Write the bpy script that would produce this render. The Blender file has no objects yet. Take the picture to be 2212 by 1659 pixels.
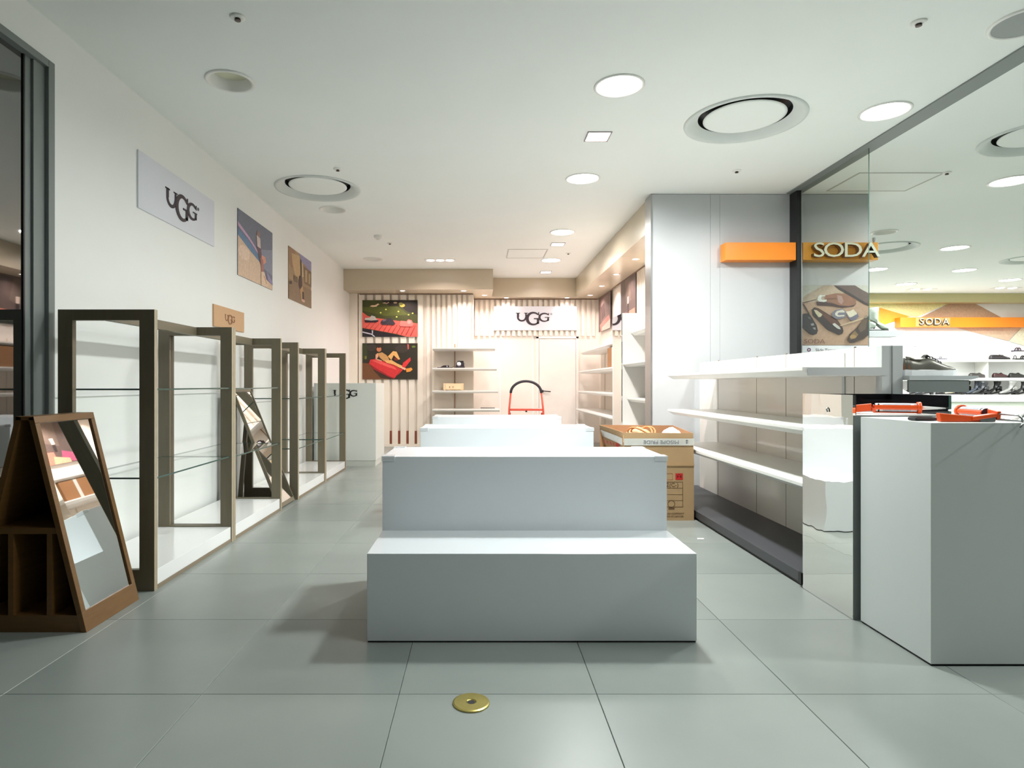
import bpy, bmesh, math, random
from mathutils import Vector, Matrix
from math import sin, cos, pi, radians

random.seed(7)
SC = bpy.context.scene
COL = SC.collection
F = 1350.0            # focal length in pixels of the 2212 px wide frame
CAM_H = 1.25

# ------------------------------------------------------------------ camera, world, exposure, key lights
cam_d = bpy.data.cameras.new('camera')
cam_d.sensor_fit = 'HORIZONTAL'
cam_d.sensor_width = 36.0
cam_d.lens = F / 2212 * 36.0
cam_d.shift_x = 70.0 / 2212
cam_d.shift_y = 0.0
cam_d.clip_start = 0.05
cam = bpy.data.objects.new('camera', cam_d)
cam.location = (0, 0, CAM_H)
cam.rotation_euler = (pi / 2, 0, 0)
COL.objects.link(cam)
SC.camera = cam

w = bpy.data.worlds.new('world')
w.use_nodes = True
w.node_tree.nodes['Background'].inputs[0].default_value = (0.9, 1.0, 0.97, 1)
w.node_tree.nodes['Background'].inputs[1].default_value = 0.03
SC.world = w
SC.view_settings.view_transform = 'Standard'
SC.view_settings.look = 'None'
SC.view_settings.exposure = 0.95
SC.view_settings.gamma = 1.0
SC.view_settings.use_curve_mapping = False
SC.cycles.max_bounces = 10
SC.cycles.diffuse_bounces = 5
SC.cycles.glossy_bounces = 5
SC.cycles.transparent_max_bounces = 16
SC.cycles.caustics_reflective = False
SC.cycles.caustics_refractive = False
SC.cycles.sample_clamp_indirect = 4.0

COOL = (0.95, 1.0, 0.985)
WARM = (1.0, 0.835, 0.81)
P_DOWN = 54.0        # watts of a lit ceiling downlight
P_SQUARE = 21.0      # halogen squares
P_SPOT = 4.0        # small lights in the beige soffit
P_FRONT = 10.0       # downlights over the aisle at the camera
P_SODA = 68.0        # downlights of the neighbouring shop and two added over the aisle

# ------------------------------------------------------------------ materials
def lin(c):
    out = []
    for v in c:
        v = v / 255.0
        out.append(v / 12.92 if v <= 0.04045 else ((v + 0.055) / 1.055) ** 2.4)
    return (*out, 1.0)

MATS = {}
def mat(name, rgb, rough=0.5, metal=0.0, var=0.05, scale=6.0, spec=0.5, bump=0.0, stretch=None):
    if name in MATS: return MATS[name]
    m = bpy.data.materials.new(name); m.use_nodes = True
    nt = m.node_tree; b = nt.nodes['Principled BSDF']
    b.inputs['Roughness'].default_value = rough
    b.inputs['Metallic'].default_value = metal
    b.inputs['Specular IOR Level'].default_value = spec
    c = lin(rgb)
    if var > 0 or bump > 0:
        tc = nt.nodes.new('ShaderNodeTexCoord')
        n = nt.nodes.new('ShaderNodeTexNoise'); n.inputs['Scale'].default_value = scale
        n.inputs['Detail'].default_value = 3.0
        src = tc.outputs['Object']
        if stretch:
            mp = nt.nodes.new('ShaderNodeMapping'); mp.inputs['Scale'].default_value = stretch
            nt.links.new(src, mp.inputs[0]); src = mp.outputs[0]
        nt.links.new(src, n.inputs['Vector'])
        mix = nt.nodes.new('ShaderNodeMix'); mix.data_type = 'RGBA'
        mix.inputs[6].default_value = tuple(max(0, v * (1 - var)) for v in c[:3]) + (1,)
        mix.inputs[7].default_value = tuple(min(1, v * (1 + var)) for v in c[:3]) + (1,)
        nt.links.new(n.outputs['Fac'], mix.inputs[0])
        nt.links.new(mix.outputs[2], b.inputs['Base Color'])
        if bump > 0:
            bp = nt.nodes.new('ShaderNodeBump'); bp.inputs['Strength'].default_value = bump
            bp.inputs['Distance'].default_value = 0.01
            nt.links.new(n.outputs['Fac'], bp.inputs['Height'])
            nt.links.new(bp.outputs[0], b.inputs['Normal'])
    else:
        b.inputs['Base Color'].default_value = c
    MATS[name] = m
    return m

def emit(name, rgb, strength):
    if name in MATS: return MATS[name]
    m = bpy.data.materials.new(name); m.use_nodes = True
    nt = m.node_tree; nt.nodes.remove(nt.nodes['Principled BSDF'])
    e = nt.nodes.new('ShaderNodeEmission'); e.inputs[0].default_value = (*rgb, 1); e.inputs[1].default_value = strength
    nt.links.new(e.outputs[0], nt.nodes['Material Output'].inputs[0])
    MATS[name] = m
    return m

def thin_glass(name, tint, refl=1.0):
    m = bpy.data.materials.new(name); m.use_nodes = True
    nt = m.node_tree; nt.nodes.remove(nt.nodes['Principled BSDF'])
    t = nt.nodes.new('ShaderNodeBsdfTransparent'); t.inputs[0].default_value = (*tint, 1)
    g = nt.nodes.new('ShaderNodeBsdfGlossy'); g.inputs['Roughness'].default_value = 0.01
    g.inputs[0].default_value = (refl, refl, refl, 1)
    fr = nt.nodes.new('ShaderNodeFresnel'); fr.inputs[0].default_value = 1.45
    mx = nt.nodes.new('ShaderNodeMixShader')
    geo = nt.nodes.new('ShaderNodeNewGeometry')
    iv = nt.nodes.new('ShaderNodeMath'); iv.operation = 'SUBTRACT'; iv.inputs[0].default_value = 1.0
    nt.links.new(geo.outputs['Backfacing'], iv.inputs[1])
    mu = nt.nodes.new('ShaderNodeMath'); mu.operation = 'MULTIPLY'
    nt.links.new(fr.outputs[0], mu.inputs[0]); nt.links.new(iv.outputs[0], mu.inputs[1])
    nt.links.new(mu.outputs[0], mx.inputs[0]); nt.links.new(t.outputs[0], mx.inputs[1]); nt.links.new(g.outputs[0], mx.inputs[2])
    nt.links.new(mx.outputs[0], nt.nodes['Material Output'].inputs[0])
    MATS[name] = m
    return m

def dark_glass(name, base, refl, fac, rough=0.02):
    m = bpy.data.materials.new(name); m.use_nodes = True
    nt = m.node_tree; nt.nodes.remove(nt.nodes['Principled BSDF'])
    t = nt.nodes.new('ShaderNodeBsdfDiffuse'); t.inputs[0].default_value = (*base, 1)
    g = nt.nodes.new('ShaderNodeBsdfGlossy'); g.inputs['Roughness'].default_value = rough
    g.inputs[0].default_value = (*refl, 1)
    mx = nt.nodes.new('ShaderNodeMixShader'); mx.inputs[0].default_value = fac
    nt.links.new(t.outputs[0], mx.inputs[1]); nt.links.new(g.outputs[0], mx.inputs[2])
    nt.links.new(mx.outputs[0], nt.nodes['Material Output'].inputs[0])
    MATS[name] = m
    return m

M_WALL = mat('white_wall_paint', (238, 239, 236), 0.55, var=0.015, scale=3, bump=0.02)
M_CEIL = mat('ceiling_paint', (236, 239, 235), 0.7, var=0.015, scale=2)
M_GROUT = mat('grout', (105, 108, 102), 0.8)
M_SOFFIT = mat('beige_lacquer', (196, 183, 160), 0.25, var=0.04, scale=4)
M_BENCH = mat('white_laminate', (227, 231, 234), 0.22, var=0.01)
M_WHITE = mat('white_metal', (232, 231, 226), 0.3, var=0.015)
M_CREAM = mat('cream_panel', (222, 212, 198), 0.28, var=0.02)
M_SLAT = mat('cream_slat', (238, 230, 216), 0.4, var=0.02)
M_WOOD = mat('olive_brown_laminate', (112, 103, 84), 0.42, var=0.14, scale=9, stretch=(6, 6, 0.6))
M_WOODEDGE = mat('plywood_edge', (168, 154, 130), 0.5, var=0.1, scale=20)
M_OAK = mat('oiled_oak', (114, 80, 40), 0.4, var=0.2, scale=8, stretch=(1, 1, 7))
M_PLINTHW = mat('gloss_white_plinth', (240, 241, 240), 0.12, var=0.01)
M_BLACK = mat('black_plastic', (22, 22, 24), 0.4, var=0.1)
M_RUBBER = mat('black_foam', (48, 40, 46), 0.6, var=0.1)
M_LOGO = mat('logo_plum_black', (48, 34, 44), 0.5, var=0.03)
M_STEEL = mat('brushed_steel', (170, 172, 172), 0.3, metal=0.9, var=0.05)
M_GREYMETAL = mat('grey_aluminium', (122, 128, 126), 0.5, metal=0.1, var=0.03)
M_DKGREY = mat('dark_grey_board', (68, 69, 73), 0.45, var=0.05)
M_ORANGE = mat('orange_acrylic', (245, 138, 28), 0.35, var=0.01)
M_TOOLOR = mat('orange_tool_paint', (232, 84, 24), 0.35, var=0.03)
M_CARD = mat('cardboard', (182, 150, 110), 0.75, var=0.06, scale=14)
M_CARDD = mat('cardboard_inside', (170, 128, 92), 0.8, var=0.06, scale=14)
M_TAPE = mat('printed_tape', (205, 204, 196), 0.3, var=0.04, scale=20)
M_RED = mat('red_ladder_paint', (216, 80, 58), 0.35, var=0.03)
M_BRASS = mat('brass', (186, 170, 100), 0.3, metal=0.85, var=0.08, scale=60)
M_SIGNW = mat('sign_white', (220, 222, 230), 0.4, var=0.005)
M_KRAFT = mat('kraft_sign', (205, 165, 125), 0.6, var=0.04, scale=20)
M_EDGE = mat('glass_edge', (58, 84, 76), 0.15, var=0.0)
M_GREYLT = mat('light_grey_metal', (186, 190, 190), 0.35, var=0.02)
M_REDBROWN = mat('red_brown_board', (138, 74, 52), 0.5, var=0.12, scale=30)
M_PINE = mat('pale_pine', (226, 200, 160), 0.5, var=0.08, scale=10, stretch=(1, 6, 6))
M_RAG = mat('white_cloth', (225, 225, 220), 0.9, var=0.05, bump=0.2)
M_LENS = emit('lamp_lens', (0.97, 1.0, 0.98), 9.0)
M_LENSW = emit('warm_lamp_lens', (1.0, 0.86, 0.80), 8.0)
M_LENSOFF = mat('lens_unlit', (205, 204, 178), 0.3, var=0.02)
M_GLASS = thin_glass('clear_shelf_glass', (0.98, 0.995, 0.988))
M_TINT = thin_glass('tinted_partition_glass', (0.95, 0.955, 0.93), 0.6)
M_CLEAR = mat('clear_plastic', (240, 242, 244), 0.15, var=0)
M_CLEAR.node_tree.nodes['Principled BSDF'].inputs['Alpha'].default_value = 0.55
M_WINDOW = dark_glass('dark_shop_glass', (0.012, 0.013, 0.013), (0.8, 0.8, 0.78), 0.28)
M_BLKGLASS = dark_glass('black_glass', (0.006, 0.006, 0.007), (0.9, 0.9, 0.9), 0.07)

def mirror_mat(name, tint, wave):
    m = bpy.data.materials.new(name); m.use_nodes = True
    nt = m.node_tree; b = nt.nodes['Principled BSDF']
    b.inputs['Base Color'].default_value = (*tint, 1); b.inputs['Metallic'].default_value = 1; b.inputs['Roughness'].default_value = 0.015
    if wave:
        tc = nt.nodes.new('ShaderNodeTexCoord')
        mp = nt.nodes.new('ShaderNodeMapping'); mp.inputs['Scale'].default_value = (1, 1.0, 0.55)
        n = nt.nodes.new('ShaderNodeTexNoise'); n.inputs['Scale'].default_value = 7.0; n.inputs['Detail'].default_value = 1.0
        bp = nt.nodes.new('ShaderNodeBump'); bp.inputs['Strength'].default_value = 1.0; bp.inputs['Distance'].default_value = wave
        nt.links.new(tc.outputs['Object'], mp.inputs[0]); nt.links.new(mp.outputs[0], n.inputs['Vector'])
        nt.links.new(n.outputs['Fac'], bp.inputs['Height']); nt.links.new(bp.outputs[0], b.inputs['Normal'])
    MATS[name] = m
    return m
M_MIRROR = mirror_mat('mirror', (0.86, 0.88, 0.86), 0)
M_WAVY = mirror_mat('polished_steel_mirror', (0.90, 0.88, 0.84), 0.0012)

def tile_mat():
    m = bpy.data.materials.new('grey_porcelain_tile'); m.use_nodes = True
    nt = m.node_tree; b = nt.nodes['Principled BSDF']
    oi = nt.nodes.new('ShaderNodeObjectInfo')
    geo = nt.nodes.new('ShaderNodeNewGeometry')
    n = nt.nodes.new('ShaderNodeTexNoise'); n.inputs['Scale'].default_value = 1.6; n.inputs['Detail'].default_value = 6
    nt.links.new(geo.outputs['Position'], n.inputs['Vector'])
    add = nt.nodes.new('ShaderNodeMath'); add.operation = 'MULTIPLY_ADD'
    nt.links.new(oi.outputs['Random'], add.inputs[0]); add.inputs[1].default_value = 0.5
    nt.links.new(n.outputs['Fac'], add.inputs[2])
    r = nt.nodes.new('ShaderNodeValToRGB')
    r.color_ramp.elements[0].position = 0.3; r.color_ramp.elements[0].color = lin((129, 136, 132))
    r.color_ramp.elements[1].position = 1.1; r.color_ramp.elements[1].color = lin((145, 151, 146))
    nt.links.new(add.outputs[0], r.inputs[0]); nt.links.new(r.outputs[0], b.inputs['Base Color'])
    n2 = nt.nodes.new('ShaderNodeTexNoise'); n2.inputs['Scale'].default_value = 2.2; n2.inputs['Detail'].default_value = 4
    nt.links.new(geo.outputs['Position'], n2.inputs['Vector'])
    mr = nt.nodes.new('ShaderNodeMapRange'); mr.inputs['To Min'].default_value = 0.24; mr.inputs['To Max'].default_value = 0.40
    nt.links.new(n2.outputs['Fac'], mr.inputs[0]); nt.links.new(mr.outputs[0], b.inputs['Roughness'])
    MATS['tile'] = m
    return m
M_TILE = tile_mat()

FLAT = {}
def flat(rgb):
    key = tuple(int(v) for v in rgb)
    if key not in FLAT:
        FLAT[key] = mat('print_%02x%02x%02x' % key, key, 0.55, var=0.24, scale=34)
    return FLAT[key]

# ------------------------------------------------------------------ mesh helpers
class MB:
    def __init__(s): s.v = []; s.f = []; s.m = []; s.mats = []; s.smooth = []
    def mi(s, m):
        if m not in s.mats: s.mats.append(m)
        return s.mats.index(m)
    def add(s, vs, fs, m=None, smooth=False):
        o = len(s.v); s.v += [tuple(p) for p in vs]
        k = s.mi(m) if m else 0
        for f in fs:
            s.f.append([i + o for i in f]); s.m.append(k); s.smooth.append(smooth)
        return s
    def box(s, x0, x1, y0, y1, z0, z1, m=None):
        vs = [(x, y, z) for z in (z0, z1) for y in (y0, y1) for x in (x0, x1)]
        return s.add(vs, [(0, 2, 3, 1), (4, 5, 7, 6), (0, 1, 5, 4), (1, 3, 7, 5), (3, 2, 6, 7), (2, 0, 4, 6)], m)
    def prism(s, poly, vec, m=None):
        n = len(poly); vec = Vector(vec)
        a = [Vector(p) for p in poly]; b = [p + vec for p in a]
        nrm = sum(((a[i] - a[0]).cross(a[(i + 1) % n] - a[0]) for i in range(1, n - 1)), Vector())
        fs = [tuple(range(n - 1, -1, -1)), tuple(range(n, 2 * n))] + [(i, (i + 1) % n, n + (i + 1) % n, n + i) for i in range(n)]
        if nrm.dot(vec) < 0: fs = [tuple(reversed(f)) for f in fs]
        return s.add(a + b, fs, m)
    def face(s, poly, m=None): return s.add(poly, [tuple(range(len(poly)))], m)
    def lathe(s, prof, c=(0, 0, 0), n=32, m=None, axis='z', smooth=True, close=False):
        vs = []; fs = []
        for r, h in prof:
            for i in range(n):
                a = 2 * pi * i / n
                p = (r * cos(a), r * sin(a), h)
                if axis == 'x': p = (h, r * cos(a), r * sin(a))
                if axis == 'y': p = (r * sin(a), h, r * cos(a))
                vs.append((c[0] + p[0], c[1] + p[1], c[2] + p[2]))
        k = len(prof)
        for j in range(k - 1 if not close else k):
            for i in range(n):
                a, b = j * n + i, j * n + (i + 1) % n
                c2, d2 = ((j + 1) % k) * n + (i + 1) % n, ((j + 1) % k) * n + i
                fs.append((a, b, c2, d2))
        return s.add(vs, fs, m, smooth)
    def disc(s, c, r, n=32, m=None, down=True):
        vs = [(c[0] + r * cos(2 * pi * i / n), c[1] + r * sin(2 * pi * i / n), c[2]) for i in range(n)]
        f = tuple(range(n))
        return s.add(vs, [tuple(reversed(f)) if down else f], m)
    def tube(s, pts, r, n=10, m=None, closed=False, caps=True):
        pts = [Vector(p) for p in pts]; k = len(pts)
        rs = r if isinstance(r, (list, tuple)) else [r] * k
        vs = []; up = None
        for i, p in enumerate(pts):
            if closed: t = pts[(i + 1) % k] - pts[i - 1]
            else: t = pts[min(i + 1, k - 1)] - pts[max(i - 1, 0)]
            t.normalize()
            if up is None:
                up = Vector((0, 0, 1)) if abs(t.z) < 0.9 else Vector((0, 1, 0))
            a = t.cross(up).normalized(); b = a.cross(t).normalized(); up = b
            for j in range(n):
                q = 2 * pi * j / n
                vs.append(p + a * rs[i] * cos(q) + b * rs[i] * sin(q))
        fs = []
        for i in range(k if closed else k - 1):
            for j in range(n):
                a0, a1 = i * n + j, i * n + (j + 1) % n
                b0, b1 = ((i + 1) % k) * n + j, ((i + 1) % k) * n + (j + 1) % n
                fs.append((a0, a1, b1, b0))
        if caps and not closed:
            fs.append(tuple(range(n - 1, -1, -1))); fs.append(tuple(range((k - 1) * n, k * n)))
        return s.add(vs, fs, m, True)
    def build(s, name, m=None, parent=None, local=False, bevel=0, seg=2):
        me = bpy.data.meshes.new(name)
        off = Vector((0, 0, 0))
        if parent is not None and not local:
            r = parent
            while r is not None: off = off + r.location; r = r.parent
        me.from_pydata([Vector(p) - off for p in s.v], [], s.f)
        mats = s.mats if s.mats else [m]
        for mm in mats: me.materials.append(mm)
        for i, p in enumerate(me.polygons):
            p.material_index = s.m[i] if s.mats else 0
            p.use_smooth = s.smooth[i]
        bm = bmesh.new(); bm.from_mesh(me)
        bmesh.ops.recalc_face_normals(bm, faces=bm.faces)
        bm.to_mesh(me); bm.free()
        me.update()
        o = bpy.data.objects.new(name, me); COL.objects.link(o)
        if parent is not None: o.parent = parent
        if bevel:
            bv = o.modifiers.new('bevel', 'BEVEL'); bv.width = bevel; bv.segments = seg; bv.limit_method = 'ANGLE'
            bv.harden_normals = False
        return o

def tag(o, label=None, cat=None, group=None, kind=None):
    if label: o['label'] = label
    if cat: o['category'] = cat
    if group: o['group'] = group
    if kind: o['kind'] = kind
    return o
def thing(name, label, cat, loc=(0, 0, 0), rz=0, group=None):
    o = bpy.data.objects.new(name, None); COL.objects.link(o)
    o.empty_display_size = 0.1
    o.location = loc; o.rotation_euler = (0, 0, rz)
    return tag(o, label, cat, group)
def copy_tree(o, parent=None):
    c = o.copy(); COL.objects.link(c)
    if parent is not None: c.parent = parent
    for ch in list(o.children): copy_tree(ch, c)
    return c
def struct(o): o['kind'] = 'structure'; return o
def box(name, m, b, parent=None, bevel=0, local=False):
    return MB().box(*b).build(name, m, parent, local, bevel)
def dx(px, d): return (px - 1036.0) * d / F
def dz(py, d): return CAM_H + (830.0 - py) * d / F

def lamp(name, loc, power, color, radius, parent=None, shape='DISK', size_y=None, spread=170, rot=(0, 0, 0)):
    l = bpy.data.lights.new(name, 'AREA'); l.shape = shape; l.size = radius * 2
    if size_y: l.size_y = size_y
    l.energy = power; l.color = color; l.spread = radians(spread)
    o = bpy.data.objects.new(name, l); COL.objects.link(o)
    o.location = Vector(loc) - (parent.location if parent is not None else Vector())
    o.rotation_euler = rot
    if parent is not None: o.parent = parent
    return o

# ------------------------------------------------------------------ lettering
def text_poly(txt, size, ext=0.004, xs=1.0):
    cu = bpy.data.curves.new('t', 'FONT'); cu.body = txt; cu.size = size; cu.extrude = ext / 2; cu.align_x = 'CENTER'; cu.align_y = 'CENTER'
    cu.resolution_u = 3
    o = bpy.data.objects.new('t', cu); COL.objects.link(o)
    dg = bpy.context.evaluated_depsgraph_get()
    me = bpy.data.meshes.new_from_object(o.evaluated_get(dg))
    vs = [(v.co.x * xs, v.co.y, v.co.z) for v in me.vertices]; fs = [tuple(p.vertices) for p in me.polygons]
    bpy.data.objects.remove(o); bpy.data.curves.remove(cu); bpy.data.meshes.remove(me)
    return vs, fs
def text_obj(name, txt, size, origin, ux, uy, m, parent, ext=0.004, xs=1.0):
    vs, fs = text_poly(txt, size, ext, xs)
    ux = Vector(ux).normalized(); uy = Vector(uy).normalized(); un = ux.cross(uy)
    o = Vector(origin)
    mb = MB(); mb.add([o + ux * a + uy * b + un * c for a, b, c in vs], fs)
    return mb.build(name, m, parent)

def glyph_g(cx, cy, rx, ry, th):
    """quads of a capital G with a heavy left side"""
    q = []
    n = 26; a0, a1 = radians(38), radians(322)
    pts = []
    for i in range(n + 1):
        a = a0 + (a1 - a0) * i / n
        k = 0.5 - 0.5 * cos(a)                    # heavy on the left
        t = th * (0.55 + 0.6 * k)
        o = (cx + rx * cos(a), cy + ry * sin(a)); ii = (cx + (rx - t) * cos(a), cy + (ry - t * 0.8) * sin(a))
        pts.append((o, ii))
    for i in range(n):
        q.append([pts[i][0], pts[i + 1][0], pts[i + 1][1], pts[i][1]])
    xr = cx + rx * cos(a0)
    q.append([(xr - th * 0.25, cy + ry * 0.95), (xr + th * 0.12, cy + ry * 0.95), (xr + th * 0.12, cy + ry * 0.42), (xr - th * 0.25, cy + ry * 0.5)])   # top serif
    q.append([(xr - th * 0.75, cy - ry * 0.05), (xr + th * 0.15, cy - ry * 0.05), (xr + th * 0.15, cy - ry * 0.74), (xr - th * 0.75, cy - ry * 0.78)])  # spur
    q.append([(cx + rx * 0.12, cy + ry * 0.06), (xr + th * 0.4, cy + ry * 0.06), (xr + th * 0.4, cy - ry * 0.08), (cx + rx * 0.12, cy - ry * 0.08)])  # bar
    return q
def glyph_u(x0, x1, y0, y1, th):
    q = []; cx = (x0 + x1) / 2; r = (x1 - x0) / 2; yc = y0 + r * 0.9
    q.append([(x0, yc), (x0 + th, yc), (x0 + th, y1), (x0, y1)])
    q.append([(x1 - th * 0.7, yc), (x1, yc), (x1, y1), (x1 - th * 0.7, y1)])
    n = 14
    for i in range(n):
        p = []
        for a, in_ in ((pi + pi * i / n, 0), (pi + pi * (i + 1) / n, 0), (pi + pi * (i + 1) / n, 1), (pi + pi * i / n, 1)):
            t = th * (0.85 if in_ else 0)
            p.append((cx + (r - t) * cos(a), yc + (r * 0.9 - t * 0.9) * sin(a)))
        q.append(p)
    q.append([(x0 - th * 0.5, y1 - th * 0.3), (x0 + th * 1.5, y1 - th * 0.3), (x0 + th * 1.5, y1), (x0 - th * 0.5, y1)])
    q.append([(x1 - th * 1.2, y1 - th * 0.3), (x1 + th * 0.5, y1 - th * 0.3), (x1 + th * 0.5, y1), (x1 - th * 1.2, y1)])
    return q
def logo(parent, origin, ux, uy, W, m, ext=0.004, mark=True):
    """three overlapping letters, W wide overall; origin is the centre"""
    ux = Vector(ux).normalized(); uy = Vector(uy).normalized(); un = ux.cross(uy); o = Vector(origin)
    s = W / 2.62
    letters = [glyph_u(-1.30, -0.52, -0.34, 0.36, 0.17), glyph_g(-0.02, -0.10, 0.58, 0.54, 0.21), glyph_g(0.86, 0.0, 0.46, 0.36, 0.15)]
    for k, quads in enumerate(letters):
        mb = MB()
        for qd in quads:
            mb.prism([o + ux * (a * s) + uy * (b * s) + un * (0.001 * k) for a, b in qd], un * ext)
        mb.build('letter', m, parent)
    if mark:
        mb = MB()
        n = 12
        for i in range(n):
            a, b = 2 * pi * i / n, 2 * pi * (i + 1) / n
            mb.prism([o + ux * ((1.42 + r * cos(t)) * s) + uy * ((0.26 + r * sin(t)) * s) for r, t in ((0.075, a), (0.075, b), (0.045, b), (0.045, a))], un * ext)
        mb.prism([o + ux * ((1.40 + a) * s) + uy * ((0.26 + b) * s) for a, b in ((0, -.035), (.02, -.035), (.02, .035), (0, .035))], un * ext)
        mb.build('registered_mark', mat('mark_grey', (120, 116, 124), 0.5), parent)

# ------------------------------------------------------------------ SETTING
CEIL = 3.45
XL = -2.60
XR = 2.55

# floor: slab and tiles
fl = struct(box('floor', M_GROUT, (XL - 0.2, 14.2, -6.2, 15.8, -0.10, -0.006)))
T = 0.797; G = 0.0022
tile_cache = {}
def tile(x0, x1, y0, y1):
    wx, wy = round(x1 - x0, 4), round(y1 - y0, 4)
    if (wx, wy) not in tile_cache:
        b = 0.0014; hx, hy = wx / 2 - G / 2, wy / 2 - G / 2
        vs = [(-hx, -hy, -0.006), (hx, -hy, -0.006), (hx, hy, -0.006), (-hx, hy, -0.006),
              (-hx, -hy, -b), (hx, -hy, -b), (hx, hy, -b), (-hx, hy, -b),
              (-hx + b, -hy + b, 0), (hx - b, -hy + b, 0), (hx - b, hy - b, 0), (-hx + b, hy - b, 0)]
        fs = [(8, 9, 10, 11)] + [(i, (i + 1) % 4, 4 + (i + 1) % 4, 4 + i) for i in range(4)] + [(4 + i, 4 + (i + 1) % 4, 8 + (i + 1) % 4, 8 + i) for i in range(4)]
        me = bpy.data.meshes.new('tile'); me.from_pydata(vs, [], fs); me.materials.append(M_TILE); me.update()
        tile_cache[(wx, wy)] = me
    o = bpy.data.objects.new('tile', tile_cache[(wx, wy)]); COL.objects.link(o)
    o.parent = fl; o.location = ((x0 + x1) / 2, (y0 + y1) / 2, 0)
for i in range(-3, 7):
    x0 = -0.3247 + T * i; x1 = x0 + T
    x0 = max(x0, XL)
    for j in range(-3, 14):
        y0 = 2.519 + T * j; y1 = min(y0 + T, 13.3)
        tile(x0, x1, y0, y1)

# ceiling with round recesses
ceil = struct(box('ceiling', M_CEIL, (XL - 0.2, 14.2, -6.2, 15.8, CEIL, CEIL + 0.14)))
UNLIT = [(-1.81, 4.54, 0.165), (-1.845, 7.88, 0.165), (-1.87, 11.0, 0.165), (5.86, 9.05, 0.165)]
DIFF = [(-1.82, 7.04, 0.46), (2.21, 5.22, 0.47), (5.02, 5.57, 0.46), (6.55, 10.1, 0.46), (9.75, 11.0, 0.46)]
cut = MB()
def cyl_cut(x, y, r, z0, z1, n=48):
    vs = [(x + r * cos(2 * pi * i / n), y + r * sin(2 * pi * i / n), z) for z in (z0, z1) for i in range(n)]
    fs = [tuple(range(n - 1, -1, -1)), tuple(range(n, 2 * n))] + [(i, (i + 1) % n, n + (i + 1) % n, n + i) for i in range(n)]
    cut.add(vs, fs)
for x, y, r in UNLIT: cyl_cut(x, y, r * 0.90, CEIL - 0.05, CEIL + 0.10)
for x, y, r in DIFF: cyl_cut(x, y, r * 0.93, CEIL - 0.05, CEIL + 0.11)
cutter = cut.build('cutter', M_CEIL)
bo = ceil.modifiers.new('b', 'BOOLEAN'); bo.operation = 'DIFFERENCE'; bo.object = cutter; bo.solver = 'EXACT'
dg = bpy.context.evaluated_depsgraph_get()
me_new = bpy.data.meshes.new_from_object(ceil.evaluated_get(dg))
ceil.modifiers.clear(); ceil.data = me_new
bpy.data.objects.remove(cutter)

# left wall, dark shop window near the camera
wl = struct(MB().box(XL - 0.15, XL, 3.81, 13.6, 0, CEIL).box(XL - 0.15, XL, -6, 3.81, 3.20, CEIL).build('wall_left', M_WALL))
win = struct(MB().box(XL - 0.05, XL - 0.035, -6, 3.63, 0.0, 3.17).build('window_1', M_WINDOW))
wf = MB()
wf.box(XL - 0.06, XL + 0.012, 3.755, 3.81, 0, 3.20)
wf.box(XL - 0.06, XL - 0.012, 3.66, 3.755, 0, 3.155)
wf.box(XL - 0.06, XL - 0.028, 3.61, 3.66, 0, 3.155)
wf.box(XL - 0.06, XL + 0.012, -6, 3.755, 3.155, 3.20)
wf.build('window_frame', M_GREYMETAL, win, bevel=0.003)
MB().box(XL - 0.033, XL - 0.027, 3.60, 3.612, 0, 3.155).build('window_gasket', M_BLACK, win)

# back walls
wb = struct(MB().box(XL, -0.12, 12.55, 13.6, 0, CEIL).box(-0.12, 2.7, 13.30, 13.6, 0, CEIL).build('wall_back', mat('warm_white_wall', (238, 230, 220), 0.45, var=0.01)))
wr = struct(MB().box(XR, XR + 0.12, 7.45, 13.3, 0, CEIL).build('wall_right', mat('warm_white_wall', (238, 230, 220), 0.45)))
def slat(x0, x1, z0, z1, y, parent=wb):
    box('slat', M_SLAT, (x0, x1, y - 0.05, y, z0, z1), parent, bevel=0.003)
x = -2.42
for k in range(8):
    slat(x, x + 0.118, 0.05, 3.055, 12.55); x += 0.167
x = -1.06
for k in range(9):
    slat(x, x + 0.062, 0.05, 3.055, 12.55); x += 0.104
for k in range(23):
    slat(-0.10 + 0.113 * k, -0.10 + 0.113 * k + 0.066, 2.27, 3.055, 13.30)
for k in range(13):
    y = 8.72 + 0.1 * k
    MB().box(XR - 0.04, XR, y, y + 0.06, 2.26, 3.055).build('slat', M_SLAT, wr)
for k in range(4):
    x0 = -2.42 + 0.167 * (k + 3) + 0.118
    box('slot_block', M_REDBROWN, (x0 + 0.003, x0 + 0.045, 12.515, 12.55, 0.06, 0.31), wb)
box('wall_rail', M_SLAT, (XL, -0.12, 12.49, 12.55, 0.0, 0.05), wb)
box('side_panel', M_SLAT, (XL, -2.44, 12.47, 12.55, 0.0, 3.055), wb, bevel=0.003)
# door to the stock room
door = struct(MB().box(1.262, 2.038, 13.255, 13.275, 0.01, 2.205).build('door_1', mat('door_white', (240, 232, 224), 0.35)))
MB().box(1.20, 1.256, 13.245, 13.30, 0, 2.26).box(2.044, 2.10, 13.245, 13.30, 0, 2.26).box(1.20, 2.10, 13.245, 13.30, 2.212, 2.262).build('door_frame', mat('door_white', (240, 232, 224), 0.35), door, bevel=0.004)
h = MB(); h.lathe([(0.0, -0.035), (0.028, -0.035), (0.028, -0.002), (0.0, -0.002)], (1.33, 13.257, 1.10), 20, axis='y'); h.tube([(1.33, 13.23, 1.10), (1.33, 13.195, 1.10), (1.36, 13.19, 1.10), (1.50, 13.19, 1.09)], 0.011)
h.build('door_handle', M_BLACK, door)
box('trim_3', M_WALL, (0.42, 0.45, 13.288, 13.30, 0, 2.27)).__setitem__('kind', 'structure')
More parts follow.
